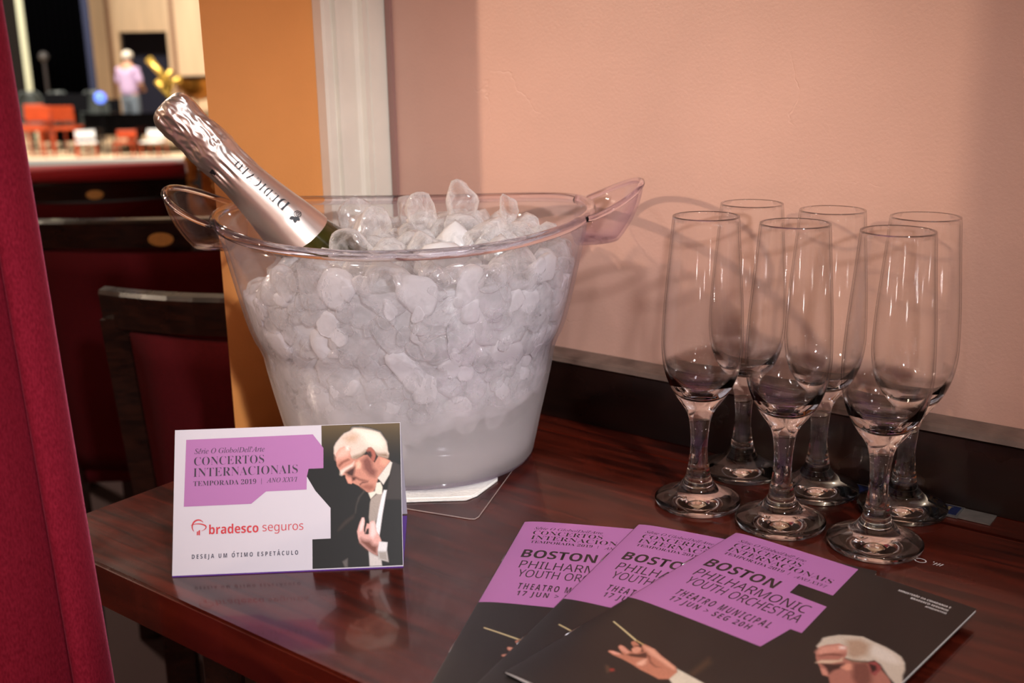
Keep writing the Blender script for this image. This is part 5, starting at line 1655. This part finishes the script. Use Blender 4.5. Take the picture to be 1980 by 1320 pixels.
bm = bmesh.new(); bmesh.ops.create_uvsphere(bm, u_segments=12, v_segments=8, radius=0.09, matrix=Matrix.Translation((-8.32, 20.2, 1.12))); bm_obj('head', bm, mat('dim_grey_lamp', (70, 66, 66), 0.5), pst, True)
# brass and copper instruments beside the person
hp = thing('brass_instrument', 'bright brass instrument with splayed tubes leaning beside the person in lilac', 'instrument', (-5.80, 19.0, SF))
for nm, a_, b_, r_ in (('long_tube', (-0.27, 0, 1.48), (0.10, 0, 0.95), 0.055), ('slide_tube', (0.26, 0, 1.14), (-0.12, 0.02, 1.00), 0.05),
                       ('curved_tube', (0.12, -0.05, 1.28), (-0.05, -0.05, 1.02), 0.045), ('lower_tube', (-0.16, 0.0, 1.12), (0.16, 0.04, 0.62), 0.05)):
    bm = bmesh.new(); tube(bm, [a_, tuple((p + q) / 2 + 0.01 for p, q in zip(a_, b_)), b_], [r_ * 1.2, r_, r_ * 0.8], 10); bm_obj(nm, bm, M_BRASS, hp, True)
bm = bmesh.new(); tube(bm, [(0.10, 0.05, 0.0), (0.02, 0.05, 0.98)], 0.03, 8); bm_obj('stand_pole', bm, M_BLACK, hp)
drum('copper kettle drum with dark head by the edge of the orange pier', (-5.42, 19.6, SF), 0.42, 1.16, M_COPPER)
# person in lilac
M_SHIRT = mat('lilac_shirt_cloth', (206, 176, 214), 0.85)
M_TROUS = mat('grey_blue_trousers', (112, 122, 134), 0.85)
M_SKIN = mat('light_skin', (214, 160, 132), 0.6)
M_CAP = mat('pale_cap', (236, 224, 208), 0.8)
M_SHOE = mat('dark_shoes', (26, 24, 26), 0.5)
def skin_body(name, verts, edges, radii, m, parent, root=0, sub=2):
    me = bpy.data.meshes.new(name)
    me.from_pydata(verts, edges, [])
    o = link_mesh(name, me, m, parent, True)
    md = o.modifiers.new('skin', 'SKIN'); md.use_smooth_shade = True
    sv = me.skin_vertices[0].data
    for i, r_ in enumerate(radii):
        sv[i].radius = (r_, r_) if not isinstance(r_, tuple) else r_
    sv[root].use_root = True
    s_ = o.modifiers.new('smooth', 'SUBSURF'); s_.levels = sub; s_.render_levels = sub
    return o
per = thing('person', 'person in lilac shirt and pale cap standing with back turned by the stage doorway', 'person', (-6.60, 19.5, SF), (0, 0, 2.75))
V = [(0, 0, 0.86), (0, 0, 1.02), (0, 0.01, 1.22), (0, 0, 1.33), (0, -0.01, 1.42), (0, -0.03, 1.50),
     (0.09, 0, 0.80), (0.10, -0.01, 0.44), (0.10, 0.02, 0.07), (0.10, -0.13, 0.035), (-0.09, 0, 0.80), (-0.11, 0.0, 0.44), (-0.12, 0.02, 0.07), (-0.13, -0.12, 0.035),
     (0.17, 0.0, 1.29), (0.24, 0.0, 1.04), (0.16, -0.16, 0.93), (0.11, -0.22, 0.93), (-0.17, 0.0, 1.29), (-0.25, 0.0, 1.04), (-0.17, -0.16, 0.94), (-0.12, -0.22, 0.94)]
E_ = [(0, 1), (1, 2), (2, 3), (3, 4), (4, 5), (0, 6), (6, 7), (7, 8), (8, 9), (0, 10), (10, 11), (11, 12), (12, 13), (3, 14), (14, 15), (15, 16), (16, 17), (3, 18), (18, 19), (19, 20), (20, 21)]
Rr = [(0.14, 0.10), (0.145, 0.10), (0.17, 0.11), (0.12, 0.08), 0.05, 0.085, 0.085, 0.058, 0.042, 0.035, 0.085, 0.058, 0.042, 0.035, 0.062, 0.046, 0.036, 0.032, 0.062, 0.046, 0.036, 0.032]
skin_body('body', V, E_, Rr, M_SKIN, per)
Vs = [(0, 0, 0.80), (0, 0, 1.02), (0, 0.01, 1.22), (0, 0, 1.335), (0.175, 0.0, 1.295), (0.245, 0.0, 1.05), (-0.175, 0.0, 1.295), (-0.255, 0.0, 1.05)]
skin_body('shirt', Vs, [(0, 1), (1, 2), (2, 3), (3, 4), (4, 5), (3, 6), (6, 7)], [(0.185, 0.15), (0.185, 0.15), (0.195, 0.135), (0.13, 0.10), 0.078, 0.062, 0.078, 0.062], M_SHIRT, per)
Vt = [(0, 0, 0.93), (0, 0, 0.86), (0.09, 0, 0.78), (0.10, -0.01, 0.44), (0.10, 0.02, 0.09), (-0.09, 0, 0.78), (-0.11, 0, 0.44), (-0.12, 0.02, 0.09)]
skin_body('trousers', Vt, [(0, 1), (1, 2), (2, 3), (3, 4), (1, 5), (5, 6), (6, 7)], [(0.15, 0.11), (0.155, 0.115), 0.10, 0.075, 0.062, 0.10, 0.075, 0.062], M_TROUS, per)
bm = bmesh.new()
bmesh.ops.create_uvsphere(bm, u_segments=20, v_segments=12, radius=0.098, matrix=Matrix.Translation((0, -0.025, 1.535)) @ Matrix.Diagonal((0.92, 1.05, 0.9, 1)))
bm_obj('cap', bm, M_CAP, per, True)
bm = bmesh.new()
bmesh.ops.create_uvsphere(bm, u_segments=16, v_segments=10, radius=0.089, matrix=Matrix.Translation((0, -0.022, 1.50)) @ Matrix.Diagonal((0.96, 1.0, 0.85, 1)))
bm_obj('hair', bm, mat('grey_hair', (120, 108, 98), 0.8), per, True)
for s in (-1, 1):
    bm = bmesh.new(); box(bm, (s * 0.115, -0.06, 0.04), (0.09, 0.26, 0.08), None, 0.03); bm_obj('shoe', bm, M_SHOE, per, True)
